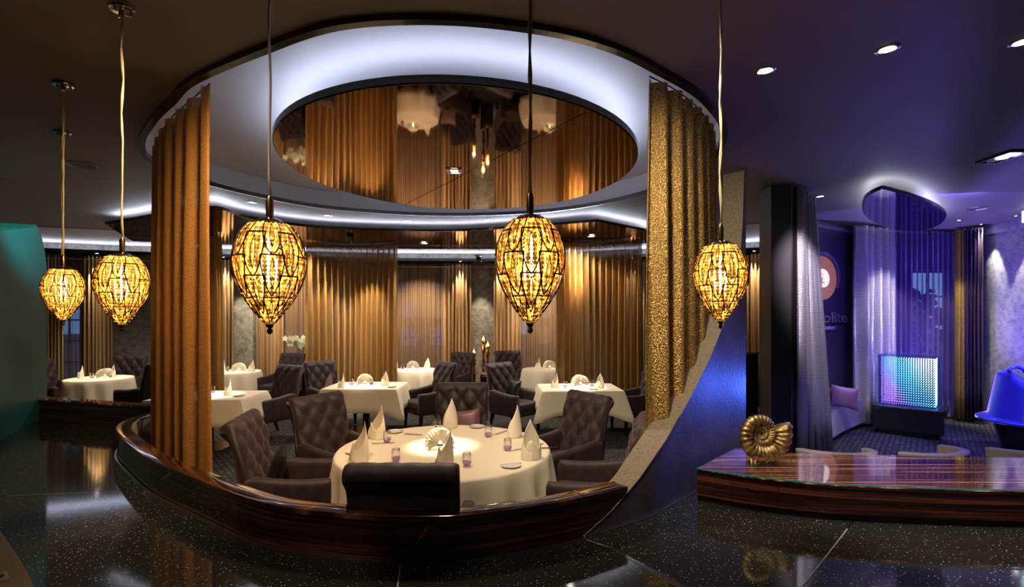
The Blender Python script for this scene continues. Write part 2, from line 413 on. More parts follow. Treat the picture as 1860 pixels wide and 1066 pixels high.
# soffit along the back wall, with cove light, and mirror slab in front
s0, s1 = seg(-300, 1415, 0), None
far = seg(-300, 1415, .55)
far0 = [far[0]]; 
def matchlen(a, n): return [resample(a, 1)[0][0] if False else a_ for a_ in a]
fr_, _ = resample(seg(-300, 1412, .5), .25); bk_, _ = resample(seg(-300, 1412, .02), .25); k_ = min(len(fr_), len(bk_))
fr_ = [resample(seg(-300, 1412, .5), .001)[0][0]]; 
def resn(path, n):
    L = [0]
    for i in range(1, len(path)): L.append(L[-1]+(path[i]-path[i-1]).length)
    out = []; j = 0
    for k in range(n):
        s = L[-1]*k/(n-1)
        while j < len(L)-2 and L[j+1] < s: j += 1
        out.append(path[j].lerp(path[j+1], (s-L[j])/max(1e-9, L[j+1]-L[j])))
    return out
fr_ = resn(seg(-300, 1412, .5), 80); bk_ = resn(seg(-300, 1412, .02), 80)
b = MB(); b.slab(bk_, fr_, 3.18, 3.25); struct(b, 'trim_2', dark_edge)
b = MB(); b.slab(resn(seg(-300, 1412, .03), 80), resn(seg(-300, 1412, 2.3), 80), CZ-.012, CZ-.002); struct(b, 'trim_cove_glow', recess_m)  # added band whose pale colour stands in for cove light on the ceiling
b = MB(); b.slab(resn(seg(-300, 1412, .30), 80), resn(seg(-300, 1412, .38), 80), 3.252, 3.262)
tag(b.build('cove_light_strip', led2_m), 'cool white light strip hidden behind the curved cove at the back wall', 'light strip')

def mirror_slab(name, label, outline, z0, z1, m, inset=.12, lm=led_m, closed_strip=True, strip=None):
    r = thing(name, label, 'mirror panel', (0, 0, 0))
    o = MB().prism(outline, z0+.004, z1).build('edge_panel', dark_edge, r)
    inn = offset([Vector(p) for p in outline], .012, True)
    cx = sum(p[0] for p in outline)/len(outline); cy = sum(p[1] for p in outline)/len(outline)
    if (inn[0]-Vector((cx, cy))).length > (Vector(outline[0])-Vector((cx, cy))).length: inn = offset([Vector(p) for p in outline], -.012, True); sg = -1
    else: sg = 1
    MB().prism([(p.x, p.y) for p in inn], z0-.003, z0+.003).build('mirror_face', m, r)
    st = strip or cl([Vector(p) for p in outline])
    if strip: a_, b2 = offset(st, inset), offset(st, inset+.06)
    else:
        cc2 = Vector((cx, cy)); sh = lambda d: cl([Vector(p)+(cc2-Vector(p)).normalized()*d for p in outline])
        a_ = sh(inset); b2 = sh(inset+.06)
    MB().slab(a_, b2, z1+.002, z1+.012).build('light_strip', lm, r)
    return r
# round mirror over the rotunda
ell = [(-.5+1.72*math.cos(t), 5.05+1.87*math.sin(t)) for t in [2*PI*k/96 for k in range(96)]]
rm = mirror_slab('round_ceiling_mirror', 'large round bronze mirror panel hung in the lit ceiling recess over the round table', ell, 3.35, 3.405, mirror_m)
a_, q_ = P(735, 372, 3.346), P(1065, 204, 3.346)
jd = (q_-a_); MB().box(((a_+q_)/2), (jd.length, .006, .004), math.atan2(jd.y, jd.x)).build('panel_joint', dark_edge, rm)
# crescent mirror at the back
near = [p*.966 for p in catmull(v2([(-6.47, 7.87), (-5.77, 7.52), (-4.13, 6.72), (-3.93, 7.36), (-3.33, 8.1), (-2.16, 8.45), (-.85, 8.5), (.62, 7.96)]), 6)+v2([(1.32, 7.65), (2.25, 8.45), (3.0, 9.4)])]
farm = seg(240, 1195, 2.0)
outl = [(p.x, p.y) for p in near]+[(p.x, p.y) for p in farm[::-1]]
mirror_slab('crescent_ceiling_mirror', 'crescent shaped bronze mirror panel hung below the ceiling towards the back wall', outl, 3.27, 3.305, mirror_m, .10, led2_m, strip=near)
b = MB(); b.slab(seg(250, 1180, 2.08), seg(250, 1180, 2.14), 3.307, 3.315)
tag(b.build('cove_light_strip', led2_m), 'cool white light strip on the far edge of the crescent mirror', 'light strip')
# teardrop mirror in the lounge
tear = [P(x, y, 3.27) for x, y in ((1603, 342), (1575, 355), (1566, 372), (1570, 390), (1588, 404), (1612, 414), (1640, 419), (1668, 419), (1694, 414), (1712, 404), (1719, 390), (1708, 378), (1684, 366), (1650, 354))]
tearc = catmull([p.to_2d() for p in tear], 4)
mirror_slab('teardrop_ceiling_mirror', 'teardrop shaped violet mirror panel glowing at its edge on the lounge ceiling', [(p.x, p.y) for p in tearc], 3.27, 3.305, violet_mirror, .16, mat('led strip lounge', (1, 1, 1), emis=(.75, .82, 1), es=15))

# ------------------------------------------------------------------ rotunda parapet, fins
b = MB(); rin = offset(RINGC, .09); b.slab(RINGC, rin, 0, .845); 
low = struct(b, 'wall_parapet', wood_v, smooth=SM)
b = MB(); b.slab(offset(RINGC, -.012), offset(RINGC, .10), .8455, .875); struct(b, 'trim_3', woodmat('macassar rail', (3, 3, 4)), bev=.006, smooth=SM)
metal_strip = mat('satin metal strip', (.5, .48, .45), .3, 1)
b = MB(); b.slab(offset(RINGC, -.02), offset(RINGC, -.005), GZ, GZ+.006); struct(b, 'trim_4', metal_strip)
# low wall to the left
lw = v2([(-5.62, 5.8), (-4.27, 5.38), (-3.76, 5.22)]); lwc = catmull(lw, 6)
b = MB(); b.slab(lwc, offset(lwc, .09), 0, .885); struct(b, 'wall_parapet_left', wood_v)
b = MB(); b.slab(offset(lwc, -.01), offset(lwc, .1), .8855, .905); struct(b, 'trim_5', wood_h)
# right fin: a curved wall with a sweeping cut edge
finc = catmull(FIN, 14)
prof = [(1060, 975), (1110, 930), (1160, 872), (1210, 800), (1250, 730), (1290, 650), (1310, 600), (1330, 545), (1344, 480), (1349, 400), (1352, 310)]
topz = []
for p in finc:
    px = 930+F*p.x/p.y
    if px >= 1351: z = 3.02
    else:
        px = max(px, 1060)
        for (x0, y0), (x1, y1) in zip(prof, prof[1:]):
            if x0 <= px <= x1: yy = y0+(y1-y0)*(px-x0)/(x1-x0); break
        z = CAMZ-(yy-HY)*p.y/F
    topz.append(min(3.02, max(GZ, z)))
topz[0] = GZ
pe = []; pz = []
for k in range(31):
    i = min(len(finc)-2, int(k/30*(len(finc)-1))); pe.append(finc[i]); pz.append(topz[i])
sel = [(p, z) for p, z in zip(finc, topz) if z < .845]
b = MB(); b.slab([p for p, z in sel], offset([p for p, z in sel], .09), [z+.001 for p, z in sel], .845); struct(b, 'wall_parapet_end', wood_v, smooth=SM)
b = MB(); b.slab(offset([p for p, z in sel], -.012), offset([p for p, z in sel], .10), .8455, .875); struct(b, 'trim_10', MATS['macassar rail'], bev=.004, smooth=SM)
# finer sampling near the steep part
fin_pts = []; fin_top = []
for i in range(len(finc)-1):
    n = 6 if topz[i+1]-topz[i] > .12 else 1
    for k in range(n):
        p = finc[i].lerp(finc[i+1], k/n); px = min(max(930+F*p.x/p.y, 1060), 1352)
        for (x0, y0), (x1, y1) in zip(prof, prof[1:]):
            if x0 <= px <= x1: yy = y0+(y1-y0)*(px-x0)/(x1-x0); break
        fin_pts.append(p); fin_top.append(min(3.02, max(GZ+.001, CAMZ-(yy-HY)*p.y/F)))
fin_pts.append(finc[-1]); fin_top.append(3.02)
fin_in = offset(fin_pts, .17)
b = MB(); b.slab(fin_pts, fin_in, 0, fin_top)
fo = struct(b, 'wall_fin_right', finp_m); fo.data.materials.append(fin_m)
for pl in fo.data.polygons:
    if pl.normal.z > .05 or pl.normal.dot(Vector((-.6, .7, 0))) > .5: pl.material_index = 1
b = MB(); o1 = offset(fin_pts, -.012); b.slab(o1, offset(fin_pts, -.001), GZ, GZ+.008); struct(b, 'trim_6', metal_strip)
rodl = [Vector((p.x, p.y, z+.002)) for p, z in zip(fin_pts, fin_top)]
b = MB(); b.tube([r for r in rodl if r.z < 1.2], .004, 5); struct(b, 'trim_7', metal_strip)
# left fin
lfc = catmull(LF, 12); lt = []
for p in lfc:
    px = 930+F*p.x/p.y
    if px < 65: z = CAMZ+(HY-412-8*max(0, min(1, (65-px)/65)))*p.y/F
    else:
        t = min(1, (px-65)/24.); z = 2.90-1.0*(1-math.sqrt(max(0, 1-t*t)))
    lt.append(z)
b = MB(); lfi = offset(lfc, .42); b.slab(lfc, lfi, 0, lt); lo = struct(b, 'wall_fin_left', teal_m); lo.data.materials.append(fin_m)
for pl in lo.data.polygons:
    if pl.normal.z > .1 or abs(pl.normal.dot(Vector((-.49, .87, 0)))) > .8: pl.material_index = 1

# ------------------------------------------------------------------ granite counter
outline = [Vector((-3.9, 3.1))]+[p+Vector((.02, -.03)) for p in lfc[8:]]+[p for p in offset(lwc, -.012)]+[p for p in offset(RINGC, -.02)[1:]]+[p for p in offset(fin_pts, -.013)[1:]]+v2([(1.93, 3.80), (2.2, 3.62), (2.8, 3.52), (3.6, 3.46), (5.2, 3.44), (5.2, 1.45), (0, 1.4), (-1.45, 1.5), (-1.9, 1.95), (-2.13, 2.2), (-2.9, 2.8), (-3.5, 3.05)])
def bmpoly(pts, z0, z1):
    bm = bmesh.new(); f = bm.faces.new([bm.verts.new((p[0], p[1], z1)) for p in pts]); 
    bmesh.ops.triangulate(bm, faces=[f]); return bm
def clip(bm, co, no):
    c_ = bm.copy(); bmesh.ops.bisect_plane(c_, geom=c_.verts[:]+c_.edges[:]+c_.faces[:], plane_co=co, plane_no=no, clear_outer=True, dist=1e-5); return c_
counter = thing('bar_counter', 'wide black speckled granite counter curving around the rotunda in the foreground', 'counter', (0, 0, 0))
base = bmpoly(outline, 0, GZ)
def emit(bm, name, z0, m):
    r = bmesh.ops.extrude_face_region(bm, geom=bm.faces[:]); 
    for v in [g for g in r['geom'] if isinstance(g, bmesh.types.BMVert)]: v.co.z = z0
    bmesh.ops.recalc_face_normals(bm, faces=bm.faces)
    me = bpy.data.meshes.new(name); bm.to_mesh(me); me.materials.append(m)
    o = bpy.data.objects.new(name, me); COL.objects.link(o); o.parent = counter; return o
bb = base.copy()
for v in bb.verts: v.co.z = GZ-.031
emit(bb, 'counter_body', .0, leg_m)
J = []
def joint(pa, pb):
    a, b_ = P(*pa, GZ), P(*pb, GZ); d = (b_-a).normalized(); return a, Vector((-d.y, d.x, 0))
j1 = joint((0, 901), (440, 880)); j2 = joint((722, 1066), (728, 1020)); j3 = joint((1462, 1060), (1541, 958))
g_ = .0035
rest = base
for i, (co, no) in enumerate((j1, j2, j3)):
    if i == 0:
        far_ = clip(rest, co+no*g_, -no); near_ = clip(rest, co-no*g_, no)
    else:
        far_ = clip(rest, co+no*g_, -no); near_ = clip(rest, co-no*g_, no)
    if i == 0:    # left back slab only where it is left of the ring
        c1 = clip(far_, Vector((-3.0, 3.5, 0)), Vector((.75, -.66, 0))); 
        emit(c1, 'granite_slab', GZ-.03, granite)
        c2 = clip(far_, Vector((-3.0, 3.5, 0))+Vector((.75, -.66, 0))*.0, Vector((-.75, .66, 0))); rest2 = c2; 
        rest = near_
        extra = c2
    else:
        if no.x > 0: L_, R_ = near_, far_
        else: L_, R_ = far_, near_
        emit(L_, 'granite_slab', GZ-.03, granite); rest = R_
emit(rest, 'granite_slab', GZ-.03, granite)
for k_, src in enumerate([extra]):
    cur = src
    for (co, no) in (j2, j3):
        n2 = no if no.x > 0 else -no
        emit(clip(cur, co-n2*g_, n2), 'granite_slab', GZ-.03, granite); cur = clip(cur, co+n2*g_, -n2)
    emit(cur, 'granite_slab', GZ-.03, granite)
for (co, no), pa, pb in ((j1, (-60, 903), (213, 891)), (j2, (716, 1110), (728, 1022)), (j3, (1420, 1110), (1539, 960))):
    a_, c_ = P(*pa, GZ), P(*pb, GZ); d = c_-a_; m_ = (a_+c_)/2
    MB().box((m_.x, m_.y, GZ-.006), (d.length, .0066, .011), math.atan2(d.y, d.x)).build('joint_filler', mat('grey grout', (.30, .29, .27), .5), counter)
# curved ledge with sockets at the lower left
lp = catmull(v2([(-3.3, 3.05), (-2.66, 2.57), (-1.95, 2.02), (-1.7, 1.7)]), 8)
led = thing('counter_ledge', 'curved bronze service ledge with two slim sockets at the lower left corner', 'ledge', (0, 0, 0))
MB().slab(lp, offset(lp, -.16), GZ+.001, GZ+.10).build('ledge_body', mat('olive bronze metal', (.16, .12, .06), .35, .8), led, bev=.005)
for k in (14, 18):
    p = (lp[k]+offset(lp, -.16)[k])/2; t = lp[k+1]-lp[k-1]
    sk = MB().rbox((p.x, p.y, GZ+.104), (.10, .045, .012), .004, math.atan2(t.y, t.x)).build('socket', steel, led)
    MB().rbox((p.x, p.y, GZ+.112), (.03, .02, .006), .002, math.atan2(t.y, t.x)).build('socket_slot', dark_edge, sk)

# ------------------------------------------------------------------ console with glass top
CF = catmull(v2([(1.20, 3.21), (1.45, 3.06), (1.785, 2.93), (2.2, 2.86), (2.9, 2.80), (4.2, 2.78)]), 8)
CBk = resn(catmull(v2([(1.66, 3.68), (2.13, 3.556), (2.79, 3.486), (3.54, 3.43), (4.3, 3.42)]), 8), len(CF))
con = thing('console_cabinet', 'long low macassar wood console with a glass sheet on top, right foreground', 'console', (0, 0, 0))
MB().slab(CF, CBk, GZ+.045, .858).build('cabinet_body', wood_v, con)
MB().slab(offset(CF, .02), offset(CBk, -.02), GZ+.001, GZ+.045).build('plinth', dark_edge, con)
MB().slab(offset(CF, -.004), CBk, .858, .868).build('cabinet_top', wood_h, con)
gt_ = MB().slab(offset(CF, -.014), offset(CBk, .006), .869, .877).build('glass_top', table_glass, con)
gf = offset(CF, -.0145); MB().slab(gf, offset(gf, -.0015), .8695, .8765).build('glass_edge', glass_edge, gt_)
for px in (1330, 1375, 1420):
    i = min(range(len(CF)), key=lambda k: abs(930+F*CF[k].x/CF[k].y-px)); p = CF[i]; t = CF[i+1]-CF[i-1]
    if px != 1375: MB().box((p.x, p.y-.002, .765), (.0025, .006, .17), math.atan2(t.y, t.x)).build('drawer_joint', dark_edge, con)
    else: MB().rbox((p.x, p.y-.006, .79), (.05, .008, .008), .002, math.atan2(t.y, t.x)).build('handle', chrome, con)

# ------------------------------------------------------------------ curtains
def curtain(name, label, path, z0, z1, m, folds, amp, group=None, top_amp=.5, flare=0, gliders=False, dens=8, cat='curtain', lean=0, rail=None):
    path = resn(path, max(12, folds*dens)); n = len(path); nrm = []
    for i in range(n):
        t = path[min(i+1, n-1)]-path[max(i-1, 0)]; nrm.append(Vector((-t.y, t.x)).normalized())
    tan = (path[-1]-path[0]).normalized(); cen = (path[0]+path[-1])/2; ph = random.random()*6; rs = [random.uniform(.55, 1.35) for _ in range(folds+2)]
    rows = [0, .02, .06, .15, .3, .5, .7, .85, 1]
    def fn(u, v):
        k = min(n-1, int(round(u*(n-1)))); w = rows[min(len(rows)-1, int(round(v*(len(rows)-1))))]
        z = z1+(z0-z1)*w; a = amp*(top_amp+(1-top_amp)*min(1, w*3)); r = rs[int(u*folds)]
        th = 2*PI*u*folds+.5*math.sin(w*2.5+ph+u*9)*min(1, w*2)
        d = a*(math.sin(th)*(.6+.4*r)+.3*math.sin(2.3*th+ph)*w)
        p = path[k]+nrm[k]*d+tan*((u-.5)*flare*w+lean*w)
        return Vector((p.x, p.y, z))
    b = MB().grid(fn, n, len(rows)); root = thing(name, label, cat, (cen.x, cen.y, 0), 0, group)
    b.v = [(x-cen.x, y-cen.y, z) for x, y, z in b.v]
    o = b.build('drape', m, root, smooth=True, fix=False)
    sol = o.modifiers.new('thickness', 'SOLIDIFY'); sol.thickness = .003
    rb = MB().tube([(p.x-cen.x, p.y-cen.y, z1+.012) for p in path[::3]+[path[-1]]], .006, 5); rb.build('rail', rail or dark_edge, root)
    if gliders:
        gm = MB().rbox((0, 0, 0), (.018, .018, .03), .005, n=1); first = None
        for k in range(folds):
            i = min(n-1, int((k+.25)/folds*(n-1))); p = path[i]+nrm[i]*(amp*top_amp*.8)
            if first is None: g = first = gm.build('glider', porcelain, root)
            else: g = first.copy(); COL.objects.link(g); g.parent = root
            g.location = (p.x-cen.x, p.y-cen.y, z1-.002)
    return root
lcp = catmull(v2([(-2.04, 3.345), (-2.39, 3.645), (-2.77, 3.99), (-3.22, 4.49), (-3.50, 4.97)]), 8)
curtain('gold_curtain', 'tall hammered gold sheer curtain hanging at the left front of the rotunda', lcp, .05, CZ-.022, amber_near, 8, .05, 'rotunda curtains', .7, flare=.15, gliders=True, dens=14)
rcp = catmull(v2([(.90, 3.24), (1.16, 3.46), (1.45, 3.80), (1.71, 4.25), (1.87, 4.75)]), 8)
curtain('gold_curtain', 'tall hammered gold sheer curtain hanging at the right of the rotunda beside the curved fin', rcp, .05, CZ-.022, gold_near, 10, .05, 'rotunda curtains', .7, gliders=True, dens=14)
mid = [((556, 9.3), (640, 9.75), (722, 9.5), 'wide gold sheer curtain behind the middle square table', 15),
       ((1012, 9.1), (1090, 9.3), (1166, 8.9), 'wide gold sheer curtain behind the right square table', 13),
       ((368, 8.3), (383, 8.4), (397, 8.6), 'narrow gold sheer curtain beside the left rotunda curtain', 4)]
for a, q, e, lb, fo_ in mid:
    curtain('sheer_curtain', lb, catmull([AT(*a).to_2d(), AT(*q).to_2d(), AT(*e).to_2d()], 10), .03, 3.22, gold_mid, fo_, .11, 'sheer curtains between the tables', .6, dens=10)
for a, q, lb, fo_ in ((386, 424, 'copper satin curtain left of the plaster panel behind the left round table', 6), (466, 516, 'copper satin curtain right of the plaster panel behind the left round table', 7), (804, 856, 'copper satin curtain left of the candle holders', 8), (897, 947, 'copper satin curtain right of the candle holders', 7), (1132, 1190, 'copper satin curtain behind the right square table at the wall', 7), (150, 206, 'copper satin curtain behind the round table in the left side room', 8), (84, 116, 'copper satin curtain next to the left fin wall', 5), (1352, 1404, 'copper satin curtain seen between the violet fin and the dark column', 7)):
    curtain('satin_curtain', lb, seg(a, q, .30), .03, 3.15, copper_satin, fo_, .055, 'satin curtains along the back wall', .8)
for a, q, lb, fo_ in ((108, 156, 'bronze voile over the window of the left side room', 7), (508, 584, 'bronze voile over the window behind the orchid', 9), (708, 824, 'bronze voile over the middle back window', 14), (936, 1036, 'bronze voile over the window behind the right round table', 12)):
    curtain('voile_curtain', lb, seg(a, q, .12), .03, 3.15, bronze_voile, fo_, .035, 'voile curtains over the back windows', .8)
b = MB().tube([(p.x, p.y, 3.02) for p in seg(60, 1185, .75)], .008, 6)
tag(b.build('tension_rod', steel), 'thin metal rod running in an arc in front of the back curtains', 'rod')

# ------------------------------------------------------------------ lounge shell
LWp = catmull(v2([(3.36, 6.1), (3.62, 6.9), (4.45, 7.75), (5.3, 8.32), (6.15, 8.85), (6.35, 9.25)]), 8)
b = MB(); b.slab(offset(LWp, .15), LWp, 0, CZ); struct(b, 'wall_lounge_left', plum_wall)
b = MB(); b.slab(LWp, offset(LWp, -.03), CZ-.12, CZ-.06); struct(b, 'trim_8', mat('violet cornice', (.10, .09, .16), .3))
bw = v2([(6.3, 9.25), (7.45, 9.25)]); b = MB(); b.box((6.9, 9.35, CZ/2), (1.1, .2, CZ)); b.box((8.5, 9.35, CZ/2), (.6, .2, CZ)); b.box((7.825, 9.35, .2), (.75, .2, .4)); b.box((7.825, 9.35, 3.08), (.75, .2, .7))
struct(b, 'wall_lounge_back', plum_wall)
window(6, (7.45, 9.33), (8.2, 9.33), .4, 2.73, 2, 5, mat('blue grey window frame', (.12, .14, .28), .4))
RW = catmull(v2([(8.55, 9.25), (8.32, 8.75), (8.2, 8.0), (8.15, 7.2), (8.3, 6.0), (8.6, 4)]), 8)
b = MB(); b.slab(offset(RW, .2), RW, 0, CZ); struct(b, 'wall_lounge_right', stone2)
b = MB(); b.slab(RW, offset(RW, -.05), CZ-.16, CZ); struct(b, 'trim_9', stone2)
# dark column
cc_ = thing('dark_column', 'dark stone clad column between the dining room and the lounge', 'column', (3.2, 6.0, 0))
MB().box((-.01, 0, CZ/2-.01), (.24, .26, CZ-.03)).build('stone_cladding', mat('dark slate', (.05, .045, .045), .45), cc_, bev=.006)
MB().box((.155, .0, CZ/2-.01), (.07, .22, CZ-.03)).build('black_edge', dark_edge, cc_, bev=.004)
MB().box((.112, -.12, CZ/2-.01), (.012, .04, CZ-.04)).build('metal_edge', steel, cc_)
# lounge curtains
curtain('ribbed_curtain', 'ribbed silver curtain hanging beside the dark column at the lounge entrance', catmull(v2([(3.42, 5.95), (3.60, 6.12), (3.80, 6.3)]), 8), .05, CZ-.05, rib_silver, 5, .06, 'lounge ribbed curtains', .8, flare=.75, gliders=True, dens=14, lean=.375)
def lp_(a, D0, q, D1): return [AT(a, D0).to_2d(), AT((a+q)/2, (D0+D1)/2).to_2d(), AT(q, D1).to_2d()]
curtain('ribbed_curtain', 'ribbed silver curtain at the far end of the plum logo wall', catmull(lp_(1557, 8.3, 1619, 8.75), 8), .05, CZ-.05, rib_silver, 5, .10, 'lounge ribbed curtains', .8, gliders=True, dens=14)
curtain('voile_curtain', 'violet voile curtain partly covering the lounge window', catmull(lp_(1618, 8.9, 1742, 8.95), 8), .05, CZ-.05, violet_voile, 13, .045, 'lounge voiles', .8, gliders=True)
curtain('yellow_curtain', 'narrow yellow gold curtain right of the lounge window', catmull(lp_(1736, 8.75, 1754, 8.75), 8), .05, CZ-.05, yellow_cloth, 3, .045, None, .8, dens=12)
curtain('satin_curtain', 'dark plum satin curtain beside the pale plaster wall in the lounge', catmull(lp_(1752, 8.65, 1786, 8.5), 8), .05, CZ-.05, plum_satin, 5, .05, None, .8, gliders=True, dens=12)

# swirl logo and lettering on the plum wall
lp0 = Vector((4.62, 7.86)); 
i0 = min(range(len(LWp)), key=lambda k: abs(LWp[k].x/LWp[k].y-(1491-930)/F)+(9 if LWp[k].y < 7.6 else 0)); q0 = LWp[i0]; tt = (LWp[i0+1]-LWp[i0-1]).normalized(); nn_ = Vector((tt.y, -tt.x))
Ml = Matrix(((tt.x, 0, -nn_.x, q0.x+nn_.x*.03), (tt.y, 0, -nn_.y, q0.y+nn_.y*.03), (0, 1, 0, 0), (0, 0, 0, 1)))
sg_ = thing('wall_logo', 'round backlit spiral emblem on the plum wall of the lounge', 'emblem')
zc = CAMZ+70*q0.y/F
cop = mat('copper disc', (.55, .24, .14), .4, .6, emis=(1, .40, .22), es=.12); crm = mat('cream spiral', (.8, .7, .55), .5, emis=(1, .85, .6), es=.6)
def disc(rx, ry, z0, z1, cx=0, cy=0, n=40):
    b = MB(); vs = [Ml @ Vector((cx+rx*math.cos(2*PI*k/n), zc+cy+ry*math.sin(2*PI*k/n), z)) for z in (z0, z1) for k in range(n)]
    b.add(vs, [tuple(range(n))[::-1], tuple(range(n, 2*n))]+[(k, (k+1) % n, n+(k+1) % n, n+k) for k in range(n)]); return b
disc(.46, .36, -.012, 0).build('glow_disc', cop, sg_)
def spiral(r0, r1, a0, a1, w0, w1, cx, cy, z, th, ex=1.3):
    b = MB(); n = 60; vs = []
    for k in range(n+1):
        t = k/n; a = a0+(a1-a0)*t; r = r0+(r1-r0)*t; w = w0+(w1-w0)*t
        for rr, zz in ((r-w/2, z), (r+w/2, z), (r+w/2, z-th), (r-w/2, z-th)): vs.append(Ml @ Vector((cx+ex*rr*math.cos(a), zc+cy+rr*math.sin(a), zz)))
    fs = [(0, 1, 2, 3), (4*n+3, 4*n+2, 4*n+1, 4*n)]
    for k in range(n):
        for j in range(4): fs.append((k*4+j, k*4+4+j, k*4+4+(j+1) % 4, k*4+(j+1) % 4))
    return b.add(vs, fs)
spiral(.03, .17, -1, 3.4*PI, .03, .085, -.05, -.03, -.03, .02).build('spiral', crm, sg_)
spiral(.36, .42, -.15*PI, .95*PI, .015, .09, 0, 0, -.03, .02).build('outer_crescent', mat('violet gloss', (.16, .12, .30), .2, .5), sg_)
def text(body, size, u, z, m, nm, lb, cat, bold=0):
    cu = bpy.data.curves.new(nm, 'FONT'); cu.body = body; cu.size = size; cu.extrude = .012; cu.align_x = 'CENTER'; cu.resolution_u = 2; cu.offset = bold
    tmp = bpy.data.objects.new('tmp', cu); COL.objects.link(tmp); bpy.context.view_layer.update()
    me = bpy.data.meshes.new_from_object(tmp.evaluated_get(bpy.context.evaluated_depsgraph_get())); bpy.data.objects.remove(tmp)
    me.materials.append(m); o = bpy.data.objects.new(nm, me); COL.objects.link(o)
    R = Matrix(((tt.x, 0, nn_.x), (tt.y, 0, nn_.y), (0, 1, 0))).to_4x4()
    o.matrix_world = Matrix.Translation((q0.x+nn_.x*.05+tt.x*u, q0.y+nn_.y*.05+tt.y*u, z)) @ R @ Matrix.Diagonal((1.7, 1, 1, 1)); return tag(o, lb, cat)
text('ammolite', .26, -.05, CAMZ-.10, mat('pewter letters', (.30, .27, .33), .35, .6), 'wall_lettering', 'large pewter letters under the spiral emblem on the plum wall', 'lettering')
text('RESTAURANT', .085, -.02, CAMZ-.22, mat('pale letters', (.6, .57, .62), .4), 'small_wall_lettering', 'small pale capital letters in the lower line on the plum wall', 'lettering')

# ------------------------------------------------------------------ chairs
def make_chair():
    r = thing('tufted_armchair', 'x', 'chair')
    w = .30
    # back profile (y, z): front face then roll over the top, then down the rear
    fr = [(.0-.02*k/10, .40+.60*k/10) for k in range(11)]
    def front(t):                         # t 0..1 bottom to top: leans back
        z = .38+.64*t; y = -.20-.10*t-.03*t*t; return y, z
    NU, NV = 33, 34; roll = []
    yt, zt = front(1)
    for k in range(1, 11):
        a = k/10*PI*1.35; roll.append((yt-.055+.055*math.cos(a), zt+.055*math.sin(a)))
    rear = [(roll[-1][0]+.03, roll[-1][1]-.03), (yt-.035, zt-.12), (front(.5)[0]-.075, front(.5)[1]), (front(0)[0]-.09, .38), (front(0)[0]-.05, .37)]
    def fn(u, v):
        j = int(round(v*(NV+len(roll)+len(rear)))); x = (u-.5)*2*w
        edge = 1-abs(u-.5)*2; ed = min(1, edge/.08)
        if j < NV:
            t = j/(NV-1); y, z = front(t); A = x/.095+(z-.38)/.125; B = x/.095-(z-.38)/.125
            puff = abs(math.sin(PI*(A+.5)/1.0*.5+PI/4))**.0
            q = (abs(math.sin(PI*A/2))*abs(math.sin(PI*B/2)))**.45
            wt = min(1, t*6+.3); y += (.042*q-.018)*wt*ed+.012*ed
        elif j < NV+len(roll):
            y, z = roll[j-NV]; z += .004*abs(math.sin(x/.125*PI))
        else: y, z = rear[j-NV-len(roll)]
        sq = .012*(1-math.sqrt(max(0, 1-(1-ed)**2))) 
        return Vector((x, y, z-sq))
    b = MB().grid(fn, NU, NV+len(roll)+len(rear), cv=True)
    n = NU; T = NV+len(roll)+len(rear); b.f.append(tuple(j*n for j in range(T))); b.f.append(tuple(j*n+n-1 for j in range(T))[::-1])
    b.build('backrest', velvet, r, smooth=1.0)
    bb = MB()
    for i in range(-3, 4):
        for j in range(1, 10):
            if (i+j) % 2: continue
            x = i*.095; z = .38+j*.125/2*1.0
            if (i+j) % 2 or abs(x) > .27 or z > .99: continue
            z = .38+.125*(j/1.0) if False else z
            t = (z-.38)/.64; y = front(t)[0]-.012+.004
            bb.lathe([(0.0, .006), (.009, .003), (.011, -.004)], 8, (x, y+.002, z), Matrix.Rotation(-PI/2, 3, 'X'))
    for i in range(-3, 3):
        for j in range(0, 4):
            x = (i+.5)*.125*1.0
    o = bb.build('tufting_button', black_leather, r, smooth=True); 
    MB().rbox((0, .07, .415), (.47, .52, .13), .035, n=3).build('seat', velvet, r, smooth=1.0)
    MB().rbox((0, .03, .31), (.585, .55, .08), .01).build('seat_frame', velvet, r, smooth=SM)
    for s in (-1, 1):
        def arm(u, v, s=s):
            t = v; y = -.27+.60*t; top = .68-.06*t-.02*math.sin(PI*t); a = 2*PI*u
            # rounded rectangular section
            cx, sx_ = math.cos(a), math.sin(a); e = .45
            hx = .048; zc_ = (top+.28)/2; hz = (top-.28)/2
            X = hx*math.copysign(abs(cx)**e, cx); Z = hz*math.copysign(abs(sx_)**(.35), sx_)
            k = .85 if t < .001 or t > .999 else 1
            return Vector((s*(.285)+X*k, y, zc_+Z*k))
        b = MB(); rows = [0, .0002, .1, .3, .5, .7, .9, .985, 1]
        nu = 20; b.grid(lambda u, v: arm(u, rows[int(round(v*(len(rows)-1)))]), nu, len(rows), cu=True)
        b.f.append(tuple(range(nu))); b.f.append(tuple((len(rows)-1)*nu+k for k in range(nu))[::-1])
        b.build('armrest', velvet, r, smooth=1.0)
    for s in (-1, 1):
        MB().frustum((s*.255, .28, 0), (s*.265, .27, .29), .014, .026).build('leg', leg_m, r)
        MB().frustum((s*.25, -.34, 0), (s*.26, -.24, .30), .014, .026).build('leg', leg_m, r)
    return r
chair0 = make_chair(); used = [0]
def chair(x, y, tx, ty, label, group, z=0):
    rz = math.atan2(ty-y, tx-x)-PI/2
    if not used[0]: used[0] = 1; o = chair0; o.location = (x, y, z); o.rotation_euler[2] = rz; o['label'] = label; o['group'] = group
    else: o = dup(chair0, (x, y, z), rz, label, group)
    return o
TC = Vector((-.57, 4.2))
def rchair(bx, by, label):               # bx,by = where the backrest stands; chair origin is .28 further in
    d = (TC-Vector((bx, by))).normalized(); p = Vector((bx, by))+d*.28; chair(p.x, p.y, TC.x, TC.y, label, 'chairs around the big round table')
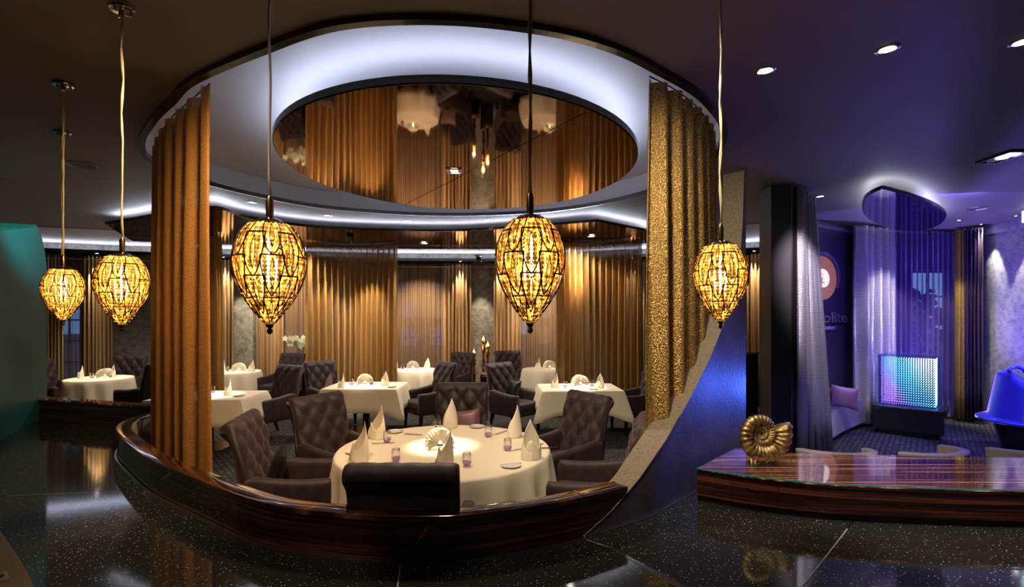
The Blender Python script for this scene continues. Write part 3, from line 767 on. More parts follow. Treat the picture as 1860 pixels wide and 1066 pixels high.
rchair(-.58, 2.72, 'tufted armchair seen from behind, nearest, in front of the big round table')
rchair(-2.02, 3.92, 'tufted armchair seen from the side left of the big round table holding a black cushion')
rchair(-1.86, 4.9, 'tufted armchair with buttoned back behind the left rim of the big round table')
rchair(-.58, 5.72, 'tufted armchair facing the camera straight behind the big round table')
rchair(.70, 5.0, 'tufted armchair with buttoned back behind the right rim of the big round table')
rchair(.92, 3.82, 'tufted armchair right of the big round table, half hidden by the curved fin')
T2, T3, T4, T5, T6, T7, T8 = Vector((-4.28, 7.0)), Vector((-5.6, 10.05)), Vector((-2.35, 8.0)), Vector((-2.02, 10.4)), Vector((1.05, 7.8)), Vector((.68, 10.5)), Vector((-7.45, 8.95))
G = 'chairs at the smaller tables'
chair(-3.76, 7.62, -4.2, 6.9, 'tufted armchair behind the right corner of the left square table', G)
chair(-4.78, 10.2, -5.2, 8.9, 'tufted armchair right of the rear left round table by the orchid', G)
chair(-3.08, 8.5, T4.x, T4.y, 'tufted armchair in side view left of the middle square table', G)
chair(-1.40, 8.25, -2.2, 7.6, 'tufted armchair at the right end of the middle square table', G)
chair(-1.28, 10.5, -1.9, 9.6, 'tufted armchair in front of the middle back window with a mauve cushion', G)
chair(.05, 8.1, .9, 7.3, 'tufted armchair left of the right square table with a dark cushion', G)
chair(.0, 10.95, .4, 9.6, 'tufted armchair left of the rear right round table', G)
chair(1.98, 8.0, 1.1, 7.8, 'armchair at the right end of the right square table beside the curtain', G)
chair(-7.72, 9.75, -7.5, 8.6, 'tufted armchair behind the round table in the left side room', G)
chair(-8.25, 8.95, -7.5, 8.9, 'armchair left of the round table in the side room', G)
chair(-6.3, 8.55, -7.4, 8.9, 'armchair right of the side room table, mostly behind the gold curtain', G)

def cushion(loc, size, label, m, rot=(0, 0, 0), group='cushions on the armchairs'):
    def fn(u, v, s):
        x, y = u*2-1, v*2-1; k = (1-abs(x)**2.2)*(1-abs(y)**2.2); px = x*(1-.10*(1-y*y)); py = y*(1-.10*(1-x*x))
        return Vector((px*size/2, s*.055*k**.5 if k > 0 else 0, py*size/2))
    b = MB(); b.grid(lambda u, v: fn(u, v, 1), 13, 13); b.grid(lambda u, v: fn(u, v, -1), 13, 13)
    o = b.build('cushion', m, smooth=True); o.location = loc; o.rotation_euler = rot
    return tag(o, label, 'cushion', group)
cushion((-1.83, 3.86, .665), .34, 'black satin cushion standing on the armchair left of the big table', black_leather, (-.3, .12, -1.2))
cushion((-.50, 5.50, .66), .32, 'mauve satin cushion on the armchair behind the big round table', rose_satin, (.3, .12, PI))
cushion((-1.32, 10.35, .65), .32, 'mauve cushion on the armchair by the middle back window', rose_satin, (.3, .1, PI))
cushion((.02, 8.05, .66), .34, 'dark cushion on the armchair left of the right square table', black_leather, (.3, .0, 2.2))
cushion((-3.14, 8.48, .665), .34, 'mauve cushion on the side-view armchair left of the middle square table', rose_satin, (.2, .7, 1.9))

# ------------------------------------------------------------------ tables and cloths
def table(c_, square, w, d, rz, label):
    t = thing('pedestal_table', label, 'table', (c_.x, c_.y, 0), rz, 'tables')
    b = MB()
    if square: b.box((0, 0, .715), (w-.02, d-.02, .03))
    else: b.lathe([(0, .70), (w-.01, .70), (w-.01, .73), (0, .73)], 40)
    b.build('tabletop', leg_m, t)
    MB().box((0, 0, .36), (.09, .09, .69)).build('pedestal', leg_m, t, bev=.004)
    k = .3 if square else min(.32, w*.6); MB().box((0, 0, .0125), (2*k, 2*k*.9, .025)).build('base_plate', mat('bronze plate', (.25, .17, .09), .25, .9), t, bev=.003)
def cloth(c_, square, w, d, rz, hang, label, folds=14):
    n = 160 if not square else 128
    def rim(a, k=1):
        if not square: return Vector((w*k*math.cos(a), w*k*math.sin(a)))
        c1, s1 = math.cos(a), math.sin(a); m_ = max(abs(c1)/(w/2), abs(s1)/(d/2)); return Vector((c1/m_, s1/m_))*k
    rows = [(0, 0), (.5, 0), (.9, 0), (.985, 0), (1.0, -.006), (1.01, -.03), (1.015, .12), (1.02, .3), (1.03, .5), (1.04, .75), (1.05, 1)]
    ph = random.random()*6
    def fn(u, v):
        j = int(round(v*(len(rows)-1))); k, h = rows[j]; a = 2*PI*u
        if j == 0: return Vector((0, 0, .738))
        if j < 6: p = rim(a, min(k, 1.01)); return Vector((p.x, p.y, .738 if j < 4 else (.736 if j == 4 else .725)))
        if square:
            corner = 0
            ca = math.atan2(d, w)
            for q in (ca, PI-ca, PI+ca, 2*PI-ca):
                dd = abs((a-q+PI) % (2*PI)-PI); corner = max(corner, math.exp(-(dd/.16)**2))
            p = rim(a, 1); ou = p.normalized()*(.015+h*(.05+.11*corner)+.012*h*math.sin(a*9+ph)); z = .725-h*hang*(1+.32*corner)
            return Vector((p.x+ou.x, p.y+ou.y, z))
        amp = .055*h**.8*(w/.9); f = math.sin(folds*a+1.3*math.sin(3*a+ph)); f2 = math.copysign(abs(f)**.7, f)
        p = rim(a, 1)+rim(a, 1).normalized()*(.012+.05*h+amp*f2); return Vector((p.x, p.y, .725-h*hang))
    b = MB().grid(fn, n, len(rows), cu=True)
    t = b.build('tablecloth', linen, smooth=.9); so = t.modifiers.new('thickness', 'SOLIDIFY'); so.thickness = .003; so.offset = 1
    t.location = (c_.x, c_.y, 0); t.rotation_euler[2] = rz; return tag(t, label, 'tablecloth', 'white tablecloths')
TABS = [(TC, 0, .88, 0, 0, .52, 'big round table in the rotunda'), (T2, 1, 1.25, .85, .06, .34, 'left square table'), (T3, 0, .46, 0, 0, .42, 'rear left round table'), (T4, 1, 1.16, .85, 0, .34, 'middle square table'),
        (T5, 0, .46, 0, 0, .42, 'rear middle round table'), (T6, 1, 1.22, .85, .04, .34, 'right square table'), (T7, 0, .46, 0, 0, .42, 'rear right round table'), (T8, 0, .50, 0, 0, .45, 'round table in the left side room')]
for c_, sq, w, d, rz, hg, nm in TABS:
    table(c_, sq, w, d, rz, 'dark pedestal table under the white cloth, '+nm)
    cloth(c_, sq, w, d, rz, hg, 'white linen cloth draped over the '+nm, 16 if w > .8 else 9)
TZ = .742
# napkins
def napkin_mesh():
    b = MB(); A = 2.35*PI; n = 56
    def fn(u, v):
        a = u*A; r = .050+.016*u; h = .045+.185*max(0, 1-abs(u-.60)/.36)**1.25+.07*math.exp(-((u-.12)/.12)**2); z = h*v
        k = 1-.42*(z/.235); q = 1+.10*math.sin(PI*v)*(1 if h > .1 else .3)
        return Vector((r*k*q*math.cos(a)*1.15, r*k*q*math.sin(a)*.85, z))
    b.grid(fn, n, 9); return b
nk = napkin_mesh().build('folded_napkin', napkin_m, smooth=True); nk.modifiers.new('thickness', 'SOLIDIFY').thickness = .002; nk_used = [0]
def inst(o0, flag, loc, rz, label, cat, group, scale=None):
    if not flag[0]: flag[0] = 1; o = o0; o.location = loc; o.rotation_euler[2] = rz
    else: o = dup(o0, loc, rz)
    if scale: o.scale = (scale,)*3
    return tag(o, label, cat, group)
def napkin(px, py, label, rz=0, s=1.0): inst(nk, nk_used, P(px, py, TZ), rz, label, 'napkin', 'folded napkins', s)
g0 = thing('water_glass', 'x', 'glass')
MB().lathe([(0, .003), (.022, .003), (.030, .015), (.035, .04), (.034, .07), (.029, .10), (.0275, .10), (.032, .07), (.033, .04), (.029, .022)], 20).build('bowl', glass_clear, g0, smooth=True)
MB().lathe([(0, .002), (.021, .001), (.030, .014), (.0345, .034), (.032, .034), (0, .022)], 20).build('purple_base', glass_purple, g0, smooth=True)
g_used = [0]
def glass(px, py, label, s=1.0): inst(g0, g_used, P(px, py, TZ), 0, label, 'glass', 'water glasses', s)
def fan_mesh():
    b = MB(); n = 30
    for sgn in (1, -1):
        vs = []; 
        for k in range(n+1):
            a = -.12*PI+1.24*PI*k/n; zz = (.016 if k % 2 else -.016); R = .105-.008*(k % 2)
            for r_, tk in ((.012, .2), (.06, .8), (R, 1.7)):
                vs.append((r_*math.cos(a), sgn*.02+sgn*r_*.28+zz*tk*.7, .035+r_*math.sin(a)))
        fs = [(k*3+j, k*3+3+j, k*3+4+j, k*3+1+j) for k in range(n) for j in (0, 1)]; b.add(vs, fs)
    return b
fan0 = thing('pleated_table_light', 'x', 'table light'); fan_mesh().build('pleated_fan', silver_paper, fan0)
MB().lathe([(0, .0), (.03, .0), (.03, .012), (0, .012)], 20).build('foot', silver, fan0)
fo_ = MB().lathe([(0, .02), (.012, .03), (.012, .06), (0, .07)], 12).build('candle_glow', mat('warm candle', (1, .8, .5), emis=(1, .75, .4), es=40), fan0, smooth=True)
f_used = [0]
def fan(px, py, label, rz=.3, s=1.25): inst(fan0, f_used, P(px, py, TZ), rz, label, 'table light', 'pleated table lights', s)
bp0 = thing('bread_plate', 'x', 'plate'); MB().lathe([(0, .002), (.045, .002), (.075, .012), (.076, .015), (.045, .006), (0, .006)], 28).build('plate', porcelain, bp0, smooth=SM)
MB().box((.0, 0, .019), (.16, .012, .003)).build('butter_knife', silver, bp0)
bp_used = [0]
def plate(px, py, label, rz=0): inst(bp0, bp_used, P(px, py, TZ), rz, label, 'plate', 'side plates')
def fork_mb():
    b = MB(); b.box((0, -.05, .003), (.006, .10, .003)); b.box((0, .015, .003), (.018, .03, .002))
    for k in range(4): b.box((-.0075+.005*k, .05, .003), (.0025, .04, .002))
    return b
def knife_mb():
    b = MB(); b.rbox((0, -.05, .004), (.012, .09, .006), .002, n=1); b.add([(-.006, -.005, .002), (.008, -.005, .002), (.010, .07, .002), (.004, .10, .002), (-.006, .10, .002), (-.006, -.005, .005), (.008, -.005, .004), (.010, .07, .004), (.004, .10, .004), (-.006, .10, .005)], [(4, 3, 2, 1, 0), (5, 6, 7, 8, 9), (0, 1, 6, 5), (1, 2, 7, 6), (2, 3, 8, 7), (3, 4, 9, 8), (4, 0, 5, 9)]); return b
fk = fork_mb().build('fork', silver); kf = knife_mb().build('knife', silver); fk_u, kf_u = [0], [0]
BT = 'the big round table'
for px, py, lb, rz in ((653, 836, 'nearest the left edge of ', 2.4), (685, 796, 'left, behind the front left glass on ', 2.6), (817, 777, 'at the back of ', 1.0), (934, 793, 'at the back right of ', 1.2), (966, 832, 'nearest the right edge of ', 3.8), (808, 850, 'just behind the nearest armchair on ', 2.0)):
    napkin(px, py, 'pointed ivory napkin '+lb+BT, rz, 1.3)
for px, py, lb in ((719, 838, 'front left part of '), (703, 803, 'left rear part of '), (795, 781, 'back edge of '), (887, 793, 'right rear part of '), (922, 818, 'right side of '), (848, 846, 'front, right of the front napkin on ')):
    glass(px, py, 'stemless glass with purple base on the '+lb+BT)
fan(799, 811, 'white pleated fan light glowing in the middle of the big round table', .35, 1.15)
for px, py, lb, rz in ((928, 847, 'front right of ', .3), (866, 776, 'back of ', .1), (970, 806, 'right rim of ', 1.2), (718, 785, 'left rear of ', .2), (645, 822, 'left rim of ', 1.9)):
    plate(px, py, 'white side plate with a butter knife at the '+lb+BT, rz)
for k, (px, py, a) in enumerate(((668, 848, 1.9), (745, 790, 1.2), (905, 787, -.6), (945, 817, -1.2), (985, 815, -1.3), (690, 806, 1.6))):
    p = P(px, py, TZ); lb = ('front left rim', 'left rear', 'right rear', 'right side', 'right rim', 'left side')[k]
    inst(fk, fk_u, p, a, 'silver fork at the %s of %s' % (lb, BT), 'fork', 'forks on the big round table')
    inst(kf, kf_u, p+Vector((.03, .02, 0)), a, 'silver knife at the %s of %s' % (lb, BT), 'knife', 'knives on the big round table')
for tname, naps, gls, fn_, pls in (('left square table', [(414, 718)], [(387, 713)], None, [(434, 719)]), ('rear left round table', [(404, 675), (457, 675)], [(414, 674)], (434, 674), []),
        ('middle square table', [(620, 704), (699, 700)], [(639, 700), (675, 699)], (663, 698), [(712, 703)]), ('rear middle round table', [(718, 670), (776, 669)], [(731, 671)], (750, 670), []),
        ('right square table', [(1008, 704), (1090, 705)], [(1027, 704), (1075, 702)], (1053, 700), [(1078, 707)]), ('rear right round table', [(977, 669)], [], (998, 669), []), ('round table in the left side room', [(146, 687), (203, 685)], [(167, 687)], (192, 686), [])):
    for k, (x, y) in enumerate(naps): napkin(x, y, 'ivory cone napkin at the %s of the %s' % ('left' if k == 0 else 'right', tname) if len(naps) > 1 else 'ivory cone napkin on the '+tname, 2.2+k)
    for k, (x, y) in enumerate(gls): glass(x, y, ('small clear glass at the %s of the %s' % ('left' if k == 0 else 'right', tname)) if len(gls) > 1 else 'small clear glass on the '+tname)
    if fn_: fan(*fn_, 'white pleated fan light on the '+tname)
    for x, y in pls: plate(x, y, 'white side plate on the '+tname)

# ------------------------------------------------------------------ pendants
def egg(a, t):                            # t 0 bottom, 1 top ; height .35
    z = .352*t
    q = math.sin(PI/2*t/.62)**.92 if t < .62 else math.sqrt(max(0, 1-((t-.62)/.425)**2))
    r = .110*q; return Vector((r*math.cos(a), r*math.sin(a), z))
def wo_(p):
    r = max(1e-4, math.hypot(p.x, p.y)); return Vector((p.x*(1+.007/r), p.y*(1+.007/r), p.z)) if r > .004 else p
def pend_parts():
    r = thing('crystal_pendant', 'x', 'pendant lamp'); f = MB(); NC = 6
    rowsT = [(.97, .62), (.70, .30), (.40, .06)]; rows2 = [(1.0, .78), (.90, .50), (.58, .18)]
    for t0, t1, off in ((1.0, .66, 0), (.88, .46, .5), (.66, .28, 0), (.47, .12, .5), (.27, .01, 0)):
        for k in range(NC):
            a0 = 2*PI*(k+off)/NC; hw = PI/NC*.60
            for s in (-1, 1):
                pts = [egg(a0+s*hw*(math.cos(u*PI/2)**.6 if u < 1 else 0)*(1 if u > .0 else 1), t0+(t1-t0)*u) for u in [i/9 for i in range(10)]]
                f.tube([wo_(p_) for p_ in pts], .0024, 4)
                pts = [egg(a0+s*hw*.22*math.sin(PI*u), t0-.03+(t1-t0+.10)*u) for u in [i/6 for i in range(7)]]
                f.tube([wo_(p_) for p_ in pts], .0018, 3)
            f.tube([wo_(egg(a0+hw*(i/3-1), t0)) for i in range(7)], .0026, 4)
    f.build('wire_frame', iron, r)
    bd = MB(); ico = bmesh.new(); bmesh.ops.create_icosphere(ico, subdivisions=1, radius=1); iv = [v.co.copy() for v in ico.verts]; ifs = [[v.index for v in q.verts] for q in ico.faces]; ico.free()
    NS = 30
    for k in range(NS):
        for i in range(1, 25):
            t = i/25.; p = egg(2*PI*k/NS, t)
            if Vector((p.x, p.y)).length < .035 and k % 2: continue
            rr = random.uniform(.0085, .0105); q = p*1.0; q.x *= .975; q.y *= .975
            R = Matrix.Rotation(random.random()*6, 3, 'Z')
            bd.add([q+(R @ v)*rr for v in iv], ifs)
    o = bd.build('crystal_beads', bead_m, r); o['kind'] = 'stuff'
    MB().lathe([(0, .375), (.012, .372), (.035, .366), (.056, .350), (.058, .342), (.05, .342), (0, .35)], 24).build('cap', chrome, r, smooth=SM)
    MB().lathe([(.012, .375), (.013, .43), (.007, .445), (0, .445)], 12).build('cord_grip', brass, r, smooth=SM)
    MB().lathe([(0, -.03), (.006, -.026), (.010, -.018), (.006, -.008), (.012, .0), (.014, .006), (0, .012)], 12).build('finial', iron, r, smooth=SM)
    MB().lathe([(0, .14), (.022, .155), (.030, .19), (.022, .225), (.014, .245), (.014, .30), (0, .30)], 16).build('bulb', bulb_m, r, smooth=True)
    return r
pend0 = pend_parts(); BASEK = [c for c in bpy.data.objects if c.parent == pend0]
def pendant(px, D, ybot, label, first=False, power=14, scale=1.0, cy=None, two=False):
    z = CAMZ-(ybot-HY)*D/F; loc = AT(px, D, z)
    r = pend0 if first else dup(pend0, loc); r.location = loc; tag(r, label, 'pendant lamp', 'crystal pendants over the counter')
    top = CZ-z; n = 14; ph = random.random()*6
    MB().tube([(.004*math.sin(i*1.3+ph), .004*math.cos(i*1.7+ph), .44+(top-.50)*i/n) for i in range(n+1)], .0042, 6).build('cord', cord_m, r, smooth=True)
    cn = MB().lathe([(0, top-.05), (.012, top-.05), (.014, top-.025), (.055, top-.022), (.06, top-.016), (.06, top-.001), (0, top-.001)], 28).build('canopy', chrome, r, smooth=SM)
    for k in range(3):
        a = k*2*PI/3+.4; MB().lathe([(0, top-.045), (.006, top-.044), (.008, top-.038), (.006, top-.03), (.006, top-.02)], 8, (.038*math.cos(a), .038*math.sin(a), 0)).build('screw_cap', chrome, cn, smooth=SM)
    lamp('POINT', (0, 0, .2), power, (1, .62, .25), r, size=.03, name='pendant_light')
pendant(490, 1.70, 592, 'large amber crystal egg pendant left of the rotunda centre', True)
pendant(963, 1.66, 590, 'large amber crystal egg pendant right of the rotunda centre')
pendant(222, 2.50, 592, 'amber crystal egg pendant just left of the gold curtain')
pendant(115, 3.35, 583, 'amber crystal egg pendant nearest the teal fin wall')
pendant(113, 4.22, 574, 'amber crystal egg pendant hidden behind the one near the teal wall')
pendant(1309, 2.24, 586, 'amber crystal egg pendant in front of the curved fin on the right')

# ------------------------------------------------------------------ downlights
DL = {}
PK = 3.2
def downlight(px, py, label, z=CZ, power=18, col=(1, .86, .66), target=None, spot=1.2, r=.045, lens=None, group='recessed ceiling spots', sq=False, blend=.7):
    p = P(px, py, z) if not isinstance(px, Vector) else px
    t = thing('ceiling_spot', label, 'ceiling spot', p, 0, group)
    if sq:
        b = MB()
        for dx, dy, w_, h_ in ((0, .07, .16, .02), (0, -.07, .16, .02), (.07, 0, .02, .12), (-.07, 0, .02, .12)): b.box((dx, dy, -.006), (w_, h_, .010))
        b.build('trim_ring', steel, t)
    else: MB().lathe([(r*1.35, -.001), (r*1.4, -.008), (r*1.1, -.012), (r, -.004), (r, -.001)], 24).build('trim_ring', chrome, t, smooth=SM)
    MB().lathe([(0, -.005), (r*.85, -.004), (r*.85, -.001)], 16).build('lens', lens or lens_m, t)
    if power:
        d = Vector(target)-p if target is not None else Vector((0, 0, -1))
        lamp('SPOT', (0, 0, -.03), power*PK, col, t, rot=d.to_track_quat('-Z', 'Y').to_euler(), size=.03, spot=spot, blend=blend, name='spot_light')
    return t
WARM = (1, .80, .55)
downlight(825, 310, 'square recessed spot in the middle of the round ceiling mirror', 3.345, 220, WARM, (TC.x-.03, TC.y+.05, .75), .26, sq=True, blend=.9)
downlight(770, 441, 'square recessed spot in the crescent mirror above the back of the room', 3.262, 170, WARM, (T5.x, T5.y, .75), .45, sq=True)
downlight(1075, 428, 'square recessed spot at the right end of the crescent mirror', 3.262, 170, WARM, (T7.x, T7.y, .75), .45, sq=True)
downlight(457, 367, 'leftmost small spot in the ceiling ring behind the rotunda', CZ, 190, WARM, (T2.x, T2.y, .75), .36)
downlight(596, 391, 'small spot in the ceiling ring above the left sheer curtain', CZ, 190, WARM, (T4.x, T4.y, .75), .36)
downlight(740, 401, 'small spot in the ceiling ring left of the centre', CZ, 25, WARM, (T4.x+.4, T4.y, .75), .7)
downlight(888, 398, 'small spot in the ceiling ring right of the centre', CZ, 25, WARM, (T6.x-1, T6.y, .75), .8)
downlight(1036, 380, 'rightmost small spot in the ceiling ring behind the rotunda', CZ, 190, WARM, (T6.x, T6.y, .75), .36)
for k, (x, y, D) in enumerate(((408, 0, .62), (620, 0, 0), (690, 0, 0), (838, 0, 0), (875, 0, 0), (910, 0, 0), (178, 0, 0), (438, 0, 0), (1150, 0, 0), (1372, 0, 0), (490, 0, 0))):
    s_ = seg(x-2, x+2, .62 if x != 875 else .5); p = Vector((s_[0].x, s_[0].y, 3.176)); w_ = seg(x-2, x+2, .16)[0]
    fr2 = seg(x-2, x+2, .46)[0]; p = Vector((fr2.x, fr2.y, 3.176))
    names = ['left curtain', 'left sheer curtain', 'wall right of the left sheer curtain', 'curtain left of the candles', 'plaster panel behind the candles', 'curtain right of the candles', 'side room curtain', 'left plaster panel', 'right wall curtain', 'curtain beyond the dark column', 'curtain by the orchid']
    downlight(p, 0, 'small soffit spot washing the '+names[k], power=75, col=(1, .84, .58), target=(w_.x, w_.y, 1.2), spot=.75, r=.03, blend=.5)
lamp('SPOT', (T3.x, T3.y, 3.2), 200, WARM, spot=.45, target=(T3.x, T3.y, .7), size=.03, name='table_spot'); lamp('SPOT', (T8.x, T8.y, 3.3), 200, WARM, spot=.5, target=(T8.x, T8.y, .7), size=.03, name='table_spot')
for x, D_, z_, t_, pw_ in ((590, 8.9, 3.2, (600, 9.5), 60), (660, 8.9, 3.2, (662, 9.7), 60), (1050, 8.3, 3.3, (1050, 9.2), 60), (1125, 8.3, 3.3, (1125, 9.1), 60)):
    a_ = AT(*t_, 1.3); lamp('SPOT', AT(x, D_, z_), pw_*5.5, (1, .82, .55), spot=.8, target=a_, size=.05, name='curtain_wash')
cool = (.85, .85, 1)
ll = mat('cold lit lens', (1, 1, 1), emis=(.95, .95, 1), es=25)
downlight(1390, 127, 'round recessed spot on the dark ceiling, left of the lounge row', power=10, col=(1, .85, .7), lens=ll, spot=1.0)
downlight(1612, 88, 'round recessed spot with blue rim on the dark ceiling, top right', power=10, col=(.9, .85, 1), lens=ll, spot=1.0)
downlight(1857, 75, 'recessed spot cut by the right edge of the picture', power=8, col=(.9, .85, 1), lens=ll, spot=1.0)
downlight(1490, 356, 'small spot in front of the plum logo wall', power=20, col=(.9, .8, 1), lens=ll, spot=1.1)
downlight(1610, 423, 'small spot above the ribbed curtain at the lounge back', power=30, col=(.95, .88, 1), lens=ll, spot=1.0, r=.035)
downlight(AT(1742, 8.1, CZ), 0, 'small spot above the yellow curtain', power=45, col=(1, .9, .6), lens=ll, target=AT(1745, 8.8, 1.3), spot=.7, r=.035)
downlight(Vector((8.0, 8.45, CZ)), 0, 'small spot left of two above the pale plaster wall', power=45, col=(1, .93, .75), lens=ll, target=(8.32, 8.6, 1.9), spot=.7, r=.035, blend=.35)
downlight(Vector((7.88, 7.75, CZ)), 0, 'small spot right of two above the pale plaster wall', power=45, col=(1, .93, .75), lens=ll, target=(8.2, 7.8, 1.9), spot=.7, r=.035, blend=.35)
# rectangular multi fixture
p = P(1822, 283, CZ); t = thing('rectangular_ceiling_fixture', 'rectangular black ceiling fixture with a warm and a blue lamp, right', 'ceiling light', p)
b = MB()
for dx, dy, w_, h_ in ((0, .17, .22, .02), (0, -.17, .22, .02), (.10, 0, .02, .32), (-.10, 0, .02, .32)): b.box((dx, dy, -.012), (w_, h_, .022))
b.build('housing_frame', dark_edge, t); MB().box((0, 0, -.004), (.18, .32, .004)).build('reflector_plate', steel, t)
MB().lathe([(0, -.03), (.05, -.025), (.06, -.008)], 20, (0, -.10, 0)).build('warm_lens', mat('warm lens', (1, .9, .7), emis=(1, .75, .5), es=14), t)
MB().lathe([(0, -.03), (.045, -.025), (.055, -.008)], 20, (0, .0, 0)).build('blue_lens', mat('blue lens', (.3, .3, 1), emis=(.2, .2, 1), es=20), t)
MB().lathe([(0, -.025), (.045, -.02), (.05, -.008)], 20, (0, .10, 0)).build('unlit_lens', steel, t)
lamp('SPOT', (0, 0, -.05), 160, (.12, .10, 1), t, spot=1.5, size=.05, name='blue_spot')
for px, py, lb, r_ in ((149, 299, 'round flush speaker grille in the left part of the ceiling', .13), (1775, 378, 'round flush speaker grille in the lounge ceiling', .12)):
    t = thing('ceiling_speaker', lb, 'speaker', P(px, py, CZ)); MB().lathe([(r_, -.001), (r_, -.01), (r_*.93, -.012), (r_*.92, -.004)], 32).build('rim', steel, t, smooth=SM)
    MB().lathe([(0, -.007), (r_*.92, -.005), (r_*.92, -.001)], 32).build('grille', mat('grey grille', (.10, .09, .09), .6), t)
t = thing('ceiling_access_panel', 'square flush access panel at the far left of the ceiling', 'panel', P(2, 333, CZ)); MB().rbox((0, 0, -.004), (.5, .4, .006), .002, n=1).build('panel_sheet', ceil_m, t)
# track spots at the back
for px, py, D_, lb in ((637, 432, 8.6, 'black ceiling projector spot above the left sheer curtain'), (869, 472, 11.4, 'black ceiling projector spot above the candles')):
    p = AT(px, D_, CAMZ+(HY-py)*D_/F); t = thing('projector_spot', lb, 'spotlight', p, 0, 'black projector spots')
    MB().lathe([(.001, .10), (.10, .10), (.10, .085), (.001, .085)], 20).build('mount_plate', dark_edge, t)
    MB().lathe([(0, .085), (.014, .085), (.014, .03), (0, .03)], 10).build('stem', dark_edge, t)
    MB().lathe([(0, -.08), (.055, -.08), (.06, -.05), (.06, .05), (.03, .06), (0, .06)], 16, M=Matrix.Rotation(.6, 3, 'X')).build('lamp_head', dark_edge, t, smooth=SM)
# exit sign
t = thing('exit_sign', 'small glowing exit sign hanging at the right edge', 'sign', AT(1866, 7.2, 3.3)); MB().rbox((0, 0, 0), (.14, .03, .17), .005, n=1).build('light_box', mat('exit glow', (1, 1, 1), emis=(.55, 1, .9), es=2.5), t)
MB().box((0, 0, .1), (.02, .02, .05)).build('bracket', steel, t)

# ------------------------------------------------------------------ props
# ammonite
def ammonite():
    r = thing('ammonite_fossil', 'gilded ribbed ammonite fossil standing on the glass console top', 'fossil')
    b = MB(); turns = 3.6; A = turns*2*PI; n = 420; m_ = 14; vs = []; fs = []
    for i in range(n+1):
        th = A*i/n; R = .0105*math.exp(.1135*th); tr = R*.40
        nr = 30*(th/(2*PI)); rib = .5+.5*math.cos(26*th)
        tr *= .93+.20*rib**1.6
        for k in range(m_):
            a = 2*PI*k/m_; x = (R+tr*math.cos(a)); y = tr*.85*math.sin(a)
            vs.append((x*math.cos(th), y, x*math.sin(th)))
    for i in range(n):
        for k in range(m_): fs.append((i*m_+k, i*m_+(k+1) % m_, (i+1)*m_+(k+1) % m_, (i+1)*m_+k))
    fs.append(tuple(n*m_+k for k in range(m_))); fs.append(tuple(range(m_))[::-1])
    b.add(vs, fs); o = b.build('shell', am_m, r, smooth=True)
    zs = [v[2] for v in vs]; 
    MB().rbox((0, 0, 0), (.12, .06, .012), .003).build('stand', glass_clear, r)
    return r, o, vs
am, ash, av = ammonite()
ROT = Matrix.Rotation(.16, 3, 'Z') @ Matrix.Rotation(-.12, 3, 'X') @ Matrix.Rotation(-2.85, 3, 'Y')
ash.data.transform(ROT.to_4x4())
xs = [v.co.x for v in ash.data.vertices]; zs = [v.co.z for v in ash.data.vertices]; ww = max(xs)-min(xs)
Dm = 3.28; k = 104*Dm/F/ww; ash.data.transform(Matrix.Scale(k, 4)); zs = [v.co.z for v in ash.data.vertices]; xs = [v.co.x for v in ash.data.vertices]
am.location = (AT(1392, Dm).x-(max(xs)+min(xs))/2, Dm, .8785-min(zs)+.004)
for c in bpy.data.objects:
    if c.parent == am and c.name.startswith('stand'): c.location = ((xs[zs.index(min(zs))]), 0, min(zs)+.003)

# orchid on pedestal
ob = AT(547, 10.9, 0)
MB().box((0, 0, .0), (.01, .01, .01))
t = thing('black_pedestal', 'tall black pedestal under the white orchid', 'pedestal', ob); MB().box((0, 0, .21), (.34, .34, .42)).build('plinth_body', dark_edge, t, bev=.01)
t = thing('orchid_pot', 'white flowering orchid in a black square pot beside the left sheer curtain', 'plant', ob+Vector((0, 0, .422)))
b = MB(); b.frustum((0, 0, 0), (0, 0, .28), .11, .17); b.build('pot', dark_edge, t, bev=.006)
MB().box((0, 0, .275), (.30, .30, .02)).build('soil', mat('moss', (.03, .05, .01), .9), t)
leaf = mat('green leaf', (.05, .14, .03), .4); pet = mat('white petal', (.85, .85, .62), .6)
fl = None
for k in range(12):
    a = k*2.4; L = .26; pts = []
    b = MB(); b.grid(lambda u, v: Vector((math.cos(a)*(L*v)-math.sin(a)*(u-.5)*.06*math.sin(PI*min(.98, v+.08)), math.sin(a)*(L*v)+math.cos(a)*(u-.5)*.06*math.sin(PI*min(.98, v+.08)), .28+.28*v-.32*v*v+.02*abs(u-.5))), 3, 8); b.build('leaf', leaf, t, smooth=True)
for k in range(8):
    a = k*.8; pts = [Vector((math.cos(a)*.26*(i/8)**1.6, math.sin(a)*.26*(i/8)**1.6, .28+.62*math.sin(i/8*1.75))) for i in range(9)]
    MB().tube(pts, .005, 5).build('stem', leaf, t)
    for j in range(8):
        q = pts[8-j//2]+Vector((random.uniform(-.09, .09), random.uniform(-.09, .09), random.uniform(-.09, .09)))
        if fl is None:
            fb = MB()
            for m_ in range(5):
                aa = m_*2*PI/5; fb.grid(lambda u, v: Vector((math.cos(aa)*v*.07-math.sin(aa)*(u-.5)*.055*math.sin(PI*min(.95, v+.05)), -.006-.01*v*v, math.sin(aa)*v*.07+math.cos(aa)*(u-.5)*.055*math.sin(PI*min(.95, v+.05)))), 3, 5)
            o = fl = fb.build('flower', pet, t, smooth=True)
        else: o = fl.copy(); COL.objects.link(o); o.parent = t
        o.location = q; o.rotation_euler = (random.uniform(-.5, .5), random.uniform(0, 6), random.uniform(-.9, .9))
